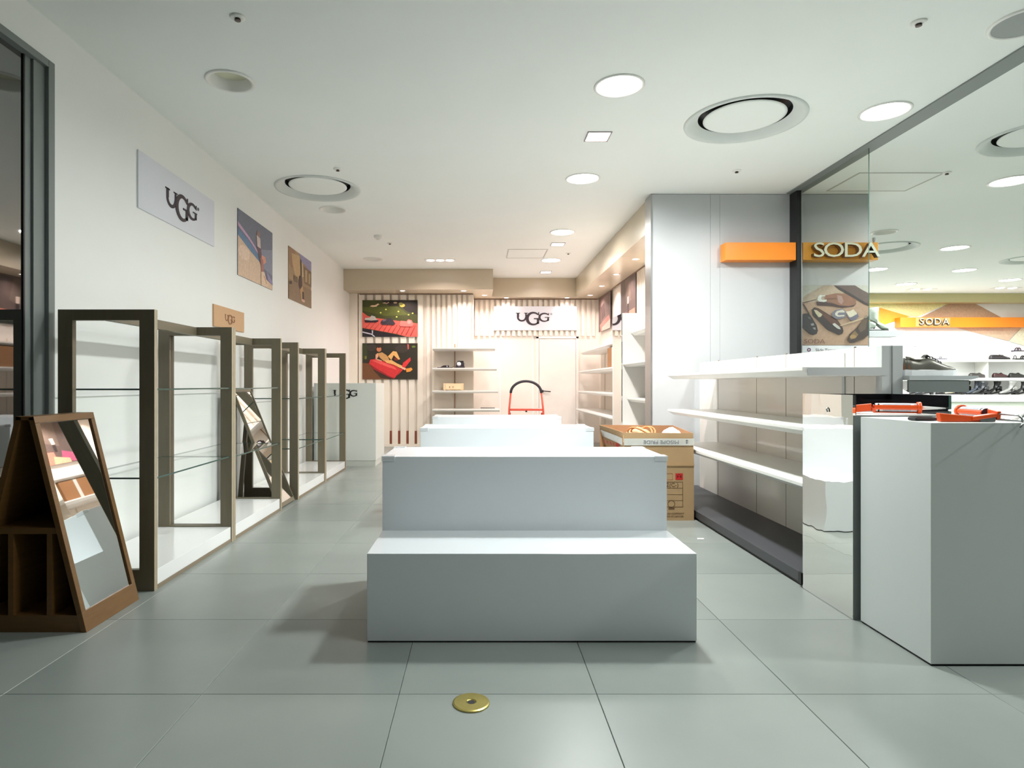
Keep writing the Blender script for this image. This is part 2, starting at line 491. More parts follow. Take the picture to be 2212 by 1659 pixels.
box('trim_4', M_WALL, (1.12, 1.15, 13.288, 13.30, 0, 2.27)).__setitem__('kind', 'structure')

# beige soffits
SZ = 3.055
sof = MB()
sof.box(2.0, XR, 7.46, 13.30, SZ, CEIL - 0.001)
sof.box(XL, 0.256, 11.94, 12.55, SZ, CEIL - 0.001)
sof.box(-0.12, 0.256, 12.55, 13.30, SZ, CEIL - 0.001)
sof.box(0.256, 2.0, 12.97, 13.30, SZ, CEIL - 0.001)
sof = struct(sof.build('trim_2', M_SOFFIT))
MB().box(2.50, 2.52, 7.5, 13.2, SZ - 0.02, SZ).box(-0.12, 2.5, 13.21, 13.235, SZ - 0.02, SZ).box(XL + 0.2, -0.13, 12.46, 12.485, SZ - 0.02, SZ).build('brown_rail', mat('rail_brown', (120, 96, 78), 0.5), sof)  # thin brown rails along the wall tops under the soffit

# wide white pillar wall made of panels, right of the shop
pw = struct(MB().box(1.995, 4.485, 7.25, 7.46, 0, CEIL).build('wall_middle', mat('panel_core', (120, 120, 118), 0.6)))
for x0, x1 in ((1.995, 2.6692), (2.6708, 2.7792), (2.7808, 3.64), (3.70, 4.488)):
    box('wall_panel', mat('panel_white', (184, 187, 189), 0.35, var=0.01), (x0, x1, 7.228, 7.25, 0.0, CEIL - 0.004), pw, bevel=0.0015)
box('corner_trim', M_STEEL, (1.978, 1.995, 7.222, 7.47, 0, CEIL - 0.004), pw)
box('side_panel', mat('panel_white', (184, 187, 189), 0.35), (4.486, 4.50, 7.228, 7.46, 0, CEIL - 0.004), pw)
# partition: ceiling channel, black post, tinted pane
tr = MB()
tr.box(3.535, 3.70, -6, 7.20, CEIL - 0.012, CEIL)
struct(tr.build('trim_1', M_GREYMETAL))
post = struct(MB().box(3.585, 3.635, 7.06, 7.226, 0, CEIL - 0.013).build('trim_5', M_BLACK))
MB().box(3.64, 3.655, 7.08, 7.226, 0, CEIL - 0.013).build('post_strip', M_STEEL, post)
pane = struct(MB().box(3.608, 3.614, 5.80, 7.05, 0.0, CEIL - 0.013).build('window_2', M_TINT))
MB().box(3.609, 3.613, 5.794, 5.80, 0, CEIL - 0.013).build('pane_edge', M_EDGE, pane)

# neighbouring shop: far wall, side, end
ws = struct(MB().box(XR + 0.12, 14.0, 15.5, 15.7, 0, CEIL).build('wall_far', mat('shop_white', (240, 240, 240), 0.4)))
struct(MB().box(14.0, 14.15, -6, 15.7, 0, CEIL).build('wall_east', M_WALL))
struct(MB().box(XL - 0.15, 14.15, -6.15, -6, 0, CEIL).build('wall_front', mat('grey_mall_wall', (92, 94, 94), 0.6)))
struct(MB().box(XR + 0.12, 14.0, 15.15, 15.5, 3.235, CEIL - 0.001).build('trim_6', mat('khaki_soffit', (192, 182, 134), 0.4)))
YW = 15.49
def art(px, col):
    MB().prism([(dx(a, YW), YW, dz(b, YW)) for a, b in px], (0, -0.006, 0)).build('wall_color_panel', flat(col), ws)
art([(1860, 656), (2050, 656), (1982, 684), (1965, 684), (1896, 664), (1860, 664)], (238, 228, 164))
art([(1896, 664), (1965, 684), (1925, 697), (1905, 704), (1860, 704), (1860, 664)], (244, 156, 40))
art([(2051, 656), (2106, 656), (2166, 688), (1985, 688)], (186, 154, 126))
art([(2062, 708), (2205, 708), (2178, 737)], (222, 190, 164))
art([(2206, 708), (2300, 708), (2300, 760), (2215, 748), (2180, 738)], (244, 236, 208))

# ------------------------------------------------------------------ CEILING FIXTURES
DN = ['first', 'second', 'third', 'fourth', 'fifth']
def downlight(x, y, r, label, power, color, lens=M_LENS, group='lit ceiling downlights'):
    t = thing('downlight', label, 'downlight', (x, y, CEIL), 0, group)
    MB().lathe([(r, 0.0), (r * 1.0, -0.006), (r * 0.93, -0.010), (r * 0.88, -0.006), (r * 0.86, 0.0)], (x, y, CEIL - 0.0005), 40).build('trim_ring', M_WHITE, t)
    MB().disc((x, y, CEIL - 0.003), r * 0.87, 40).build('lens', lens, t)
    if power: lamp('downlight_lamp', (x, y, CEIL - 0.013), power, color, r * 0.8, t)
    return t
for k, (x, y) in enumerate([(1.03, 4.61), (1.105, 6.69), (1.20, 9.05), (1.27, 11.1)]):
    warm = (0, 0.15, 0.4, 0.6)[k]
    c = tuple(a * (1 - warm) + b * warm for a, b in zip(COOL, WARM))
    downlight(x, y, 0.185, '%s lit round downlight from the shop front in the row over the benches' % DN[k], P_DOWN * (1, .62, .40, .15)[k], c)
downlight(3.27, 5.04, 0.19, 'lit round downlight beside the grey ceiling channel', P_DOWN * .62, COOL)
downlight(1.0, 2.3, 0.185, 'lit round downlight above the brass floor disc', P_FRONT, COOL)
downlight(3.2, 1.9, 0.185, 'lit round downlight above the white counter with the caulking guns', P_FRONT * .35, COOL)
for k, (x, y) in enumerate([(5.76, 6.77), (7.68, 10.1), (9.36, 12.07), (7.60, 11.98), (9.38, 13.75), (11.2, 13.2), (8.2, 6.0), (11.5, 9.8), (5.5, 2.3), (7.8, 3.6)]):  # last two are unseen downlights, added to brighten the left wall
    downlight(x, y, 0.21, ['lit round downlight nearest the tinted pane in the neighbouring shop ceiling', 'large lit round downlight straight above the far orange band, nearest of its row',
              'second lit round downlight of the row above the orange band', 'small lit round downlight just beside the pillar edge under the raised sign', 'lit round downlight just before the khaki soffit, beside twin spots',
              'lit round downlight at the far corner of the neighbouring ceiling', 'lit round downlight over the neighbouring shop aisle', 'lit round downlight by the neighbouring side wall', 'added unseen round downlight over the aisle beyond the ceiling channel', 'added unseen round downlight over the aisle far beyond the ceiling channel'][k], P_SODA, COOL)
def unlit(x, y, r, label):
    t = thing('downlight', label, 'downlight', (x, y, CEIL), 0, 'unlit ceiling downlights')
    MB().lathe([(r * 1.06, 0.0), (r * 1.05, -0.007), (r * 0.98, -0.012), (r * 0.88, -0.006), (r * 0.80, 0.075)], (x, y, CEIL - 0.0005), 44).build('trim_ring', M_WHITE, t)
    MB().disc((x, y, CEIL + 0.07), r * 0.82, 40).build('lens', M_LENSOFF, t)
unlit(*UNLIT[0], 'unlit round downlight with a yellowish lens, nearest the shop window')
unlit(*UNLIT[1], 'unlit round downlight behind the round air diffuser by the white wall')
unlit(*UNLIT[2], 'unlit round downlight just before the beige soffit by the white wall')
unlit(*UNLIT[3], 'unlit round downlight beside the pillar edge above the raised orange sign')
def diffuser(x, y, r, label):
    t = thing('air_diffuser', label, 'air diffuser', (x, y, CEIL), 0, 'round air diffusers')
    R = r
    MB().lathe([(R * 1.03, 0.0), (R * 1.02, -0.010), (R * 0.97, -0.014), (R * 0.925, -0.004), (R * 0.90, 0.0), (R * 0.78, 0.045)], (x, y, CEIL - 0.0005), 56).build('outer_ring', mat('diffuser_ring', (206, 211, 207), .5), t)
    MB().lathe([(R * 0.78, 0.045), (R * 0.775, 0.098)], (x, y, CEIL - 0.0005), 56).build('throat', M_BLACK, t)  # black throat, plate back and duct put the gap's shade into colour
    MB().lathe([(0.0001, 0.016), (R * 0.45, 0.017), (R * 0.64, 0.020), (R * 0.695, 0.026), (R * 0.69, 0.030)], (x, y, CEIL), 56).build('centre_plate', M_CEIL, t)
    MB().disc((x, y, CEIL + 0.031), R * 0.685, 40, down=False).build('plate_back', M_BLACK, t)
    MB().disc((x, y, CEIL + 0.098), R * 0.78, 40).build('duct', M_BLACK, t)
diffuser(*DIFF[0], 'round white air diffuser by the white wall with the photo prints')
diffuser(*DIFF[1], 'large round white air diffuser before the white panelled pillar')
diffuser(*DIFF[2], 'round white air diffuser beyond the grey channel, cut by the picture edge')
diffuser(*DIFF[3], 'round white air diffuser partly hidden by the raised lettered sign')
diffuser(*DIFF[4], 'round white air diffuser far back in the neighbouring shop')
def square_spot(x, y, label, power, s=0.19, rot=(0, 0, 0), spread=150):
    t = thing('square_spotlight', label, 'spotlight', (x, y, CEIL), 0, 'square halogen spotlights')
    o = s / 2
    MB().box(x - o - .012, x + o + .012, y - o - .012, y - o, CEIL - .008, CEIL).box(x - o - .012, x + o + .012, y + o, y + o + .012, CEIL - .008, CEIL).box(x - o - .012, x - o, y - o, y + o, CEIL - .008, CEIL).box(x + o, x + o + .012, y - o, y + o, CEIL - .008, CEIL).build('frame', mat('spot_frame', (150, 140, 140), 0.4), t)
    MB().box(x - o, x + o, y - o, y + o, CEIL - 0.004, CEIL).build('lens', M_LENSW, t)
    lamp('square_lamp', (x, y, CEIL - (0.012 if spread > 100 else 0.06)), power, WARM, s * (0.4 if spread > 100 else .3), t, 'SQUARE', spread=spread, rot=rot)
square_spot(1.05, 5.55, 'glowing pinkish square spotlight nearest the shop front', 11, rot=Vector((1.25, 1.1, -2.3)).to_track_quat('-Z', 'Y').to_euler(), spread=95)
square_spot(1.23, 9.83, 'glowing square spotlight over the second row, before the access hatch', P_SQUARE)
square_spot(1.30, 12.27, 'glowing square spotlight just before the door soffit', P_SQUARE * .2)
t = thing('triple_spotlight', 'row of three glowing spots in one slot before the beige soffit', 'spotlight', (-0.70, 11.1, CEIL))
MB().box(-0.98, -0.42, 11.0, 11.2, CEIL - 0.006, CEIL).build('frame', M_WHITE, t)
for k in (-1, 0, 1):
    MB().disc((-0.70 + 0.17 * k, 11.1, CEIL - 0.009), 0.07, 24).build('lens', M_LENSW, t)
lamp('triple_lamp', (-0.70, 11.1, CEIL - 0.02), P_SQUARE * .7, WARM, 0.2, t, 'RECTANGLE', 0.1, 150)
for k, (x, y, lab) in enumerate([(10.25, 14.5, 'twin glowing spots beside the peak of the brown wall panel'), (12.05, 14.3, 'twin glowing spots above the end of the orange band')]):
    t = thing('twin_spotlight', lab, 'spotlight', (x, y, CEIL), 0, 'twin spotlights next door')
    MB().box(x - 0.3, x + 0.3, y - 0.1, y + 0.1, CEIL - 0.006, CEIL).build('frame', M_WHITE, t)
    for s in (-1, 1): MB().disc((x + 0.14 * s, y, CEIL - 0.009), 0.085, 24).build('lens', M_LENSW, t)
    lamp('twin_lamp', (x, y, CEIL - 0.02), 10, (1, .95, .9), 0.2, t, 'RECTANGLE', 0.1, 150)
SOFL = [(2.25, 9.02, 'nearest'), (2.25, 10.28, 'second'), (2.25, 11.5, 'third'), (2.25, 12.7, 'farthest')]
def soffit_spot(x, y, label, power):
    t = thing('soffit_spotlight', label, 'spotlight', (x, y, SZ), 0, 'small spotlights in the beige soffit')
    MB().lathe([(0.058, 0.0), (0.057, -0.006), (0.046, -0.006), (0.044, 0)], (x, y, SZ - 0.0005), 24).build('trim_ring', M_WHITE, t)
    MB().disc((x, y, SZ - 0.002), 0.045, 24).build('lens', M_LENSW, t)
    lamp('soffit_lamp', (x, y, SZ - 0.010), power, WARM, 0.035, t, spread=140)
for x, y, s in SOFL: soffit_spot(x, y, '%s small spotlight under the beige soffit along the shoe shelves' % s, P_SPOT)
soffit_spot(-1.49, 12.08, 'small spotlight under the beige soffit above the two garden prints', P_SPOT)
soffit_spot(-0.31, 12.10, 'small spotlight under the beige soffit above the cantilevered back shelves', P_SPOT * 1.3)
soffit_spot(0.10, 12.7, 'small spotlight at the inner corner of the beige soffit', P_SPOT * 1.6)
soffit_spot(0.56, 13.07, 'small spotlight under the recessed soffit, beside the white logo sign', P_SPOT * .35)
soffit_spot(1.83, 13.07, 'small spotlight under the recessed soffit above the white door', P_SPOT * .35)

def sprinkler(x, y, label, r=0.045):
    t = thing('ceiling_sprinkler', label, 'sprinkler', (x, y, CEIL), 0, 'ceiling sprinklers')
    MB().lathe([(r, 0), (r * .98, -.005), (r * .7, -.012), (r * .4, -.012)], (x, y, CEIL - .0005), 24).build('escutcheon', M_WHITE, t)
    h = MB(); h.tube([(x, y, CEIL - .008), (x, y, CEIL - .020)], .013, 10); h.lathe([(.0001, -.024), (.018, -.024), (.018, -.021), (.0001, -.018)], (x, y, CEIL), 16)
    h.build('head', mat('sprinkler_head', (96, 84, 80), 0.4, metal=0.5), t)
sprinkler(-1.45, 3.745, 'ceiling sprinkler nearest the dark shop window')
sprinkler(-1.45, 6.39, 'ceiling sprinkler just before the round diffuser by the white wall')
sprinkler(2.65, 6.44, 'ceiling sprinkler just before the white pillar')
sprinkler(2.67, 3.80, 'ceiling sprinkler nearest the round grey speaker')
sprinkler(1.49, 10.5, 'ceiling sprinkler beside the access hatch before the door')
sprinkler(-1.40, 9.75, 'ceiling sprinkler beside the smoke detector')
sprinkler(4.86, 6.5, 'ceiling sprinkler beyond the grey channel in the neighbouring shop')
t = thing('smoke_detector', 'small white smoke detector on the ceiling above the far shelving units', 'smoke detector', (-1.5, 9.28, CEIL))
MB().lathe([(.07, 0), (.07, -.025), (.055, -.04), (.035, -.042), (.03, -.06), (.0001, -.062)], (-1.5, 9.28, CEIL - .0005), 28).build('body', M_WHITE, t)
MB().lathe([(.056, -.030), (.0585, -.033), (.056, -.037)], (-1.5, 9.28, CEIL), 28).build('vent_band', M_BLACK, t)
t = thing('ceiling_speaker', 'round grey mesh speaker beside the ceiling channel', 'speaker', (3.32, 3.80, CEIL))
MB().lathe([(.19, 0), (.189, -.008), (.172, -.012), (.166, -.006)], (3.32, 3.80, CEIL - .0005), 40).build('trim_ring', M_WHITE, t)
MB().lathe([(.167, -.006), (.1, -.009), (.0001, -.010)], (3.32, 3.80, CEIL), 40).build('grille', mat('speaker_mesh', (150, 153, 152), 0.6, var=.25, scale=240), t)
def hatch(x0, x1, y0, y1, label):
    t = thing('access_hatch', label, 'hatch', ((x0 + x1) / 2, (y0 + y1) / 2, CEIL), 0, 'ceiling access hatches')
    b = .018
    MB().box(x0, x1, y0, y0 + b, CEIL - .006, CEIL).box(x0, x1, y1 - b, y1, CEIL - .006, CEIL).box(x0, x0 + b, y0 + b, y1 - b, CEIL - .006, CEIL).box(x1 - b, x1, y0 + b, y1 - b, CEIL - .006, CEIL).build('frame', mat('hatch_frame', (196, 194, 186), 0.5), t)
    MB().box(x0 + b + .006, x1 - b - .006, y0 + b + .006, y1 - b - .006, CEIL - .004, CEIL).build('panel', M_CEIL, t)
hatch(0.46, 1.12, 10.2, 10.9, 'square ceiling access hatch before the door')
hatch(3.95, 4.85, 6.50, 7.12, 'wide ceiling access hatch beyond the grey channel by the pillar')

# ------------------------------------------------------------------ BENCHES
def bench_proto(label, x, y):
    t = thing('display_bench', label, 'display bench', (x, y, 0), 0, 'white two-step display benches')
    W = 1.594
    def B(nm, m, b, bv=.002): return MB().box(*b).build(nm, m, t, True, bv)
    B('base', M_BLACK, (-W / 2 + .004, W / 2 - .004, .004, 1.016, 0, .008), 0)  # black strip paints the shade of the gap at the floor
    B('lower_step', M_BENCH, (-W / 2, W / 2, 0, .482, .008, .43))
    B('upper_step', M_BENCH, (-W / 2, W / 2, .482, 1.02, .008, .843))
    for sx in (-1, 1):
        for y0, sy in ((.482, 1), (1.02, -1)):
            q = MB(); o = sx * W / 2
            xs = sorted((o + sx * .004, o - sx * .07)); ys = sorted((y0 - sy * .004, y0 + sy * .07))
            q.box(xs[0], xs[1], ys[0], ys[1], .8435, .8475)
            yy = sorted((y0 - sy * .004, y0 - sy * .0005)); q.box(xs[0], xs[1], yy[0], yy[1], .818, .8435)
            xx = sorted((o + sx * .0005, o + sx * .004)); q.box(xx[0], xx[1], ys[0], ys[1], .818, .8435)
            q.build('corner_guard', M_CLEAR, t, True, .0015)
    return t
b1 = bench_proto('white two-step display bench nearest the brass floor disc', .2525, 3.02)
b2 = copy_tree(b1); b2.location = (.2525, 5.27, 0); b2['label'] = 'white two-step display bench in the middle, beside the tall cardboard box'
b3 = copy_tree(b1); b3.location = (.215, 7.26, 0); b3['label'] = 'white two-step display bench farthest back, before the red ladder'

# ------------------------------------------------------------------ OPEN SHELVING UNITS ALONG THE LEFT WALL
XF, XB, XM = -1.965, -2.545, -2.26
def unit(y0, y1, z1, z2, label):
    t = thing('shelving_unit', label, 'shelving unit', ((XF + XB) / 2, (y0 + y1) / 2, 0), 0, 'open framed shelving units with glass shelves')
    th = .036
    for a in (y0, y1 - th):
        q = MB()
        outer = [(XB, 0), (XF, 0), (XF, 1.70), (XB, 1.70)]; inner = [(XB + .088, .128), (XF - .088, .128), (XF - .088, 1.635), (XB + .088, 1.635)]
        for i in range(4):
            p = [outer[i], outer[(i + 1) % 4], inner[(i + 1) % 4], inner[i]]
            q.prism([(u, a + .0005, v) for u, v in p], (0, th - .001, 0))
        fr = q.build('end_frame', M_WOOD, t)
        MB().box(XF, XF + .0035, a, a + th, 0, 1.70).build('edge_band', M_WOODEDGE, fr)
    box('top_rail', M_WOOD, (XM - .02, XM + .02, y0 + th, y1 - th, 1.634, 1.698), t, .001)
    box('plinth', M_PLINTHW, (XB + .004, XF - .006, y0 + th, y1 - th, .024, .118), t, .0015)
    box('toe_strip', mat('toe_brown', (138, 124, 104), .5, var=.1), (XB + .01, XF - .001, y0 + th, y1 - th, 0, .023), t)
    for z in (z1, z2):
        q = MB()
        a, b, c, d = XB + .03, XF - .012, y0 + th + .001, y1 - th - .001
        vs = [(x, y, zz) for zz in (z - .010, z) for y in (c, d) for x in (a, b)]
        q.add(vs, [(0, 2, 3, 1), (4, 5, 7, 6)], M_GLASS); q.add(vs, [(0, 1, 5, 4), (1, 3, 7, 5), (3, 2, 6, 7), (2, 0, 4, 6)], M_EDGE)
        q.build('glass_shelf', None, t)
    return t
unit(3.77, 4.985, 1.222, .68, 'open brown framed shelving unit nearest the dark shop window')
unit(4.99, 6.20, 1.217, .67, 'open brown framed shelving unit before the gap with the leaning mirror')
unit(6.75, 7.965, 1.095, .55, 'open brown framed shelving unit just behind the leaning mirror')
unit(7.97, 9.18, 1.09, .54, 'open brown framed shelving unit farthest back, beside the white counter with letters')

# ------------------------------------------------------------------ FLOOR MIRRORS
def oak_mirror():
    y0, y1 = 3.142, 3.63; HT = 1.087
    xb, xt = -1.976, -2.243; xc = xt - .045
    t = thing('floor_mirror', 'oak A-frame shoe mirror with open pigeonholes at its side by the window', 'mirror', (xc, (y0 + y1) / 2, 0))
    def side(s):        # x on the sloped outer face at height z
        return lambda z: xc + s * ((xb - xc) + (xt - xb) * z / HT)
    R, L = side(1), side(-1)
    XLIM = XL + .02
    # boards: two sloping faces
    q = MB(); tk = .028
    fw = .034
    # right sloping frame: ring around the mirror
    def pr(z, y): return (R(z), y, z)
    nrm = Vector((HT, 0, (xb - xt))).normalized()
    def quad(za, zb, ya, yb): q.prism([Vector(pr(za, ya)), Vector(pr(za, yb)), Vector(pr(zb, yb)), Vector(pr(zb, ya))], -nrm * tk)
    quad(0, .10, y0, y1); quad(HT - .035, HT, y0, y1); quad(.10, HT - .035, y0, y0 + fw); quad(.10, HT - .035, y1 - fw, y1)
    q.build('mirror_frame', M_OAK, t, bevel=.002)
    q = MB(); q.prism([Vector(pr(.10, y0 + fw)) - nrm * .010, Vector(pr(.10, y1 - fw)) - nrm * .010, Vector(pr(HT - .035, y1 - fw)) - nrm * .010, Vector(pr(HT - .035, y0 + fw)) - nrm * .010], -nrm * .006)
    q.build('mirror_glass', M_MIRROR, t)
    q = MB(); nl = Vector((-nrm.x, 0, nrm.z))
    zlo = 0.0
    q.prism([Vector((L(0), y0, 0)), Vector((L(0), y1, 0)), Vector((L(HT), y1, HT)), Vector((L(HT), y0, HT))], -nl * tk)
    q.build('back_board', M_OAK, t)
    box('top_cap', M_OAK, (L(HT), R(HT), y0, y1, HT - .02, HT), t, .001)
    i = .03
    q = MB(); q.prism([(L(0) + i, y0 + .004, 0), (R(0) - i, y0 + .004, 0), (R(.085) - i, y0 + .004, .085), (L(.085) + i, y0 + .004, .085)], (0, y1 - y0 - .008, 0)); q.build('base_board', M_OAK, t)
    q = MB(); q.prism([(L(.50) + i, y0 + .004, .495), (R(.50) - i, y0 + .004, .495), (R(.52) - i, y0 + .004, .525), (L(.52) + i, y0 + .004, .525)], (0, y1 - y0 - .008, 0)); q.build('middle_shelf', M_OAK, t)
    for xx in (-2.18, -2.375):
        box('divider', M_OAK, (xx, xx + .026, y0 + .006, y1 - .006, .085, .495), t)
    q = MB(); ym = y1 - .03
    q.prism([(L(.09) + i, ym, .09), (R(.09) - i, ym, .09), (R(1.05) - i, ym, 1.05), (L(1.05) + i, ym, 1.05)], (0, .01, 0)); q.build('inner_shade_back', mat('shaded_oak_inner', (34, 23, 12), 0.7), t)  # board darkened so the shade inside the cubbies sits in its colour
oak_mirror()
def leaning_mirror():
    y0, y1 = 6.225, 6.70; HT = 1.20
    xb, xt = -1.975, -2.455
    t = thing('floor_mirror', 'tall brown framed mirror leaning in the gap between shelving units', 'mirror', ((xb + xt) / 2, (y0 + y1) / 2, 0))
    nrm = Vector((HT, 0, (xb - xt))).normalized()
    def R(z): return xb + (xt - xb) * z / HT
    q = MB(); fw = .055; tk = .03
    def quad(za, zb, ya, yb): q.prism([Vector((R(za), ya, za)), Vector((R(za), yb, za)), Vector((R(zb), yb, zb)), Vector((R(zb), ya, zb))], -nrm * tk)
    quad(.012, .05, y0, y1); quad(HT - .03, HT, y0, y1); quad(.05, HT - .03, y0, y0 + .018); quad(.05, HT - .03, y1 - .018, y1)
    q.build('mirror_frame', M_WOOD, t, bevel=.002)
    q = MB(); q.prism([Vector((R(.05), y0 + .018, .05)) - nrm * .008, Vector((R(.05), y1 - .018, .05)) - nrm * .008, Vector((R(HT - .03), y1 - .018, HT - .03)) - nrm * .008, Vector((R(HT - .03), y0 + .018, HT - .03)) - nrm * .008], -nrm * .006)
    q.build('mirror_glass', M_MIRROR, t)
    for yy in (y0 + .03, y1 - .07):
        q = MB(); q.prism([(xt - .02, yy, HT - .06), (xt + .02, yy, HT - .06), (-2.53, yy, 0), (-2.57, yy, 0)], (0, .035, 0)); q.build('prop_leg', M_WOOD, t)
leaning_mirror()

# ------------------------------------------------------------------ WALL PRINTS (flat pictures as coloured shapes on a board)
def print_board(name, label, cat, org, ux, uy, W, H, base, shapes, thick=.008, group=None, edge=None):
    """org = top-left corner, ux to the right, uy up; shapes in u (right) / v (down) 0..1"""
    ux = Vector(ux).normalized(); uy = Vector(uy).normalized(); un = ux.cross(uy); org = Vector(org)
    t = thing(name, label, cat, org + ux * W / 2 - uy * H, 0, group)
    P = lambda u, v, k=0.0: org + ux * (u * W) - uy * (v * H) + un * k
    MB().prism([P(0, 0), P(1, 0), P(1, 1), P(0, 1)], un * thick).build('board', edge or flat(base), t)
    if edge:
        shapes = [(base, [(0.0, 0.0), (1, 0), (1, 1), (0, 1)])] + shapes
    if shapes:
        q = MB()
        for k, (col, pts) in enumerate(shapes):
            pts = [(min(1, max(0, a)), min(1, max(0, b))) for a, b in pts]
            q.face([P(a, b, thick + .0006 + .0005 * k) for a, b in pts], flat(col))
        pr = q.build('picture', None, t); pr['kind'] = 'stuff'
    return t
def ell(cx, cy, rx, ry, rot=0, n=12):
    c, s = cos(rot), sin(rot)
    return [(cx + rx * cos(2 * pi * i / n) * c - ry * sin(2 * pi * i / n) * s, cy + rx * cos(2 * pi * i / n) * s + ry * sin(2 * pi * i / n) * c) for i in range(n)]

UXL, UYL = (0, 1, 0), (0, 0, 1)      # left wall: runs away from the camera... u = depth
# the left wall faces +x: u along +y gives normal +y x +z = +x
t = thing('wall_sign', 'wide white wall sign with three dark overlapping letters above the shelving units', 'sign', (XL, 5.42, 2.59))
box('board', M_SIGNW, (XL, XL + .012, 4.74, 6.10, 2.59, 3.03), t, .001)
logo(t, (XL + .0125, 5.44, 2.80), UXL, UYL, .56, M_LOGO)
t = thing('kraft_sign', 'small tan wall sign with three thin letters above the second shelving unit', 'sign', (XL, 6.47, 1.815))
box('board', M_KRAFT, (XL, XL + .016, 6.08, 6.86, 1.815, 2.03), t, .001)
logo(t, (XL + .0165, 6.47, 1.925), UXL, UYL, .25, mat('burnt_letters', (150, 104, 74), .6), .002, False)

SLATE = (112, 116, 132)
print_board('photo_print', 'photo print of a figure on a dune under slate sky, on white wall', 'picture', (XL, 6.70, 3.138), UXL, UYL, 1.12, .715, SLATE, [
    ((136, 140, 158), [(.2, .55), (1, .3), (1, .75), (.7, .7)]),
    ((214, 186, 160), [(0, .40), (.25, .50), (.58, .62), (.78, .86), (1, .92), (1, 1), (0, 1)]),
    ((228, 200, 178), ell(.16, .62, .15, .11)),
    ((98, 128, 160), [(0, .29), (.30, .40), (.58, .54), (.60, .64), (.28, .52), (0, .40)]),
    ((196, 160, 190), [(0, .20), (.30, .33), (.56, .48), (.56, .52), (.28, .37), (0, .26)]),
    ((150, 140, 176), [(.80, .72), (1, .86), (1, .92), (.84, .86)]),
    ((150, 118, 112), ell(.55, .19, .045, .06)),
    ((208, 190, 186), [(.49, .22), (.60, .24), (.62, .42), (.52, .42)]),
    ((110, 84, 92), [(.50, .40), (.62, .40), (.68, .62), (.60, .66)]),
    ((214, 150, 128), [(.64, .50), (.76, .50), (.78, .58), (.70, .64), (.64, .60)]),
    ((164, 112, 104), [(.60, .56), (.68, .56), (.72, .78), (.64, .80)]),
    ((224, 196, 170), [(.62, .78), (.72, .76), (.84, .97), (.70, 1), (.63, 1)]),
    ((196, 140, 110), [(.70, .82), (.73, .82), (.80, .94), (.77, .94)])])
print_board('photo_print', 'photo print of a brown rocky town under lilac sky, on the white wall', 'picture', (XL, 8.48, 3.128), UXL, UYL, 1.14, .715, (160, 134, 102), [
    ((150, 116, 88), [(0, 0), (.25, .0), (.3, .3), (.1, .4), (0, .3)]),
    ((190, 158, 116), [(.12, .1), (.45, .05), (.55, .5), (.3, .55), (.15, .3)]),
    ((146, 142, 176), [(.42, 0), (1, 0), (1, .2), (.85, .22), (.7, .16), (.52, .14)]),
    ((126, 104, 84), [(.62, .2), (1, .22), (1, .55), (.66, .55)]),
    ((178, 150, 112), [(.7, .25), (.8, .25), (.8, .5), (.7, .5)]), ((178, 150, 112), [(.86, .28), (.94, .28), (.94, .5), (.86, .5)]),
    ((140, 116, 92), [(0, .62), (1, .62), (1, 1), (0, 1)]), ((112, 92, 70), [(.2, .5), (.36, .5), (.36, .62), (.2, .62)]),
    ((70, 56, 46), [(.02, .66), (.12, .64), (.12, .7), (.02, .72)]),
    ((82, 62, 60), [(.42, .46), (.54, .42), (.56, .62), (.46, .74), (.40, .66)]),
    ((200, 176, 140), [(.52, .14), (.58, .16), (.62, .42), (.54, .46)]), ((88, 70, 56), [(.48, .1), (.53, .12), (.54, .44), (.50, .44)]),
    ((190, 150, 104), [(.46, .72), (.58, .62), (.62, .9), (.52, .94)]), ((60, 46, 40), [(.55, .74), (.62, .74), (.64, .92), (.56, .93)]),
    ((206, 170, 150), ell(.60, .92, .08, .03))])
# two garden prints on the back wall; the wall faces -y so u = +x, normal = +x x +z = -y
UXB, UYB = (1, 0, 0), (0, 0, 1)
red = (226, 96, 84)
def ga(x, y): return ((x - 100) / 947.0, (y - 152) / 618.0)
sh = [((38, 32, 22), [ga(420, 152), ga(1047, 152), ga(1047, 400), ga(860, 340), ga(760, 250), ga(560, 250)]),
      ((86, 92, 34), [ga(100, 270), ga(700, 260), ga(900, 400), ga(500, 420), ga(100, 330)]),
      ((228, 196, 160), [ga(225, 258), ga(262, 236), ga(318, 236), ga(372, 206), ga(398, 232), ga(380, 226), ga(340, 262), ga(280, 268)]),
      ((196, 164, 140), [ga(440, 205), ga(480, 186), ga(520, 200), ga(550, 180), ga(560, 195), ga(520, 216)]),
      ((176, 150, 120), ell(*ga(665, 195), .035, .025)), ((206, 190, 80), ell(*ga(785, 240), .05, .05)), ((120, 120, 50), ell(*ga(760, 215), .04, .04)),
      (red, [ga(100, 350), ga(190, 420), ga(380, 460), ga(700, 500), ga(1047, 545), ga(1047, 770), ga(860, 770), ga(690, 725), ga(330, 660), ga(100, 620)]),
      ((30, 22, 30), [ga(100, 628), ga(330, 668), ga(700, 740), ga(860, 770), ga(100, 770)]),
      ((200, 200, 210), [ga(100, 680), ga(270, 720), ga(320, 768), ga(300, 770), ga(255, 735), ga(100, 700)]), ((200, 200, 210), [ga(262, 660), ga(285, 664), ga(280, 722), ga(265, 718)])]
for k in range(11):
    a = 170 + 78 * k
    sh.append(((150, 40, 36), [ga(a + 60, 540 + k * 4), ga(a + 66, 540 + k * 4), ga(a - 22, 640 + k * 12), ga(a - 32, 636 + k * 12)]))
for gx, gy in ((505, 310), (415, 365), (720, 345), (895, 400), (690, 436), (965, 375)):
    sh.append(((210, 214, 100), ell(*ga(gx, gy), .017, .02, 0, 8)))
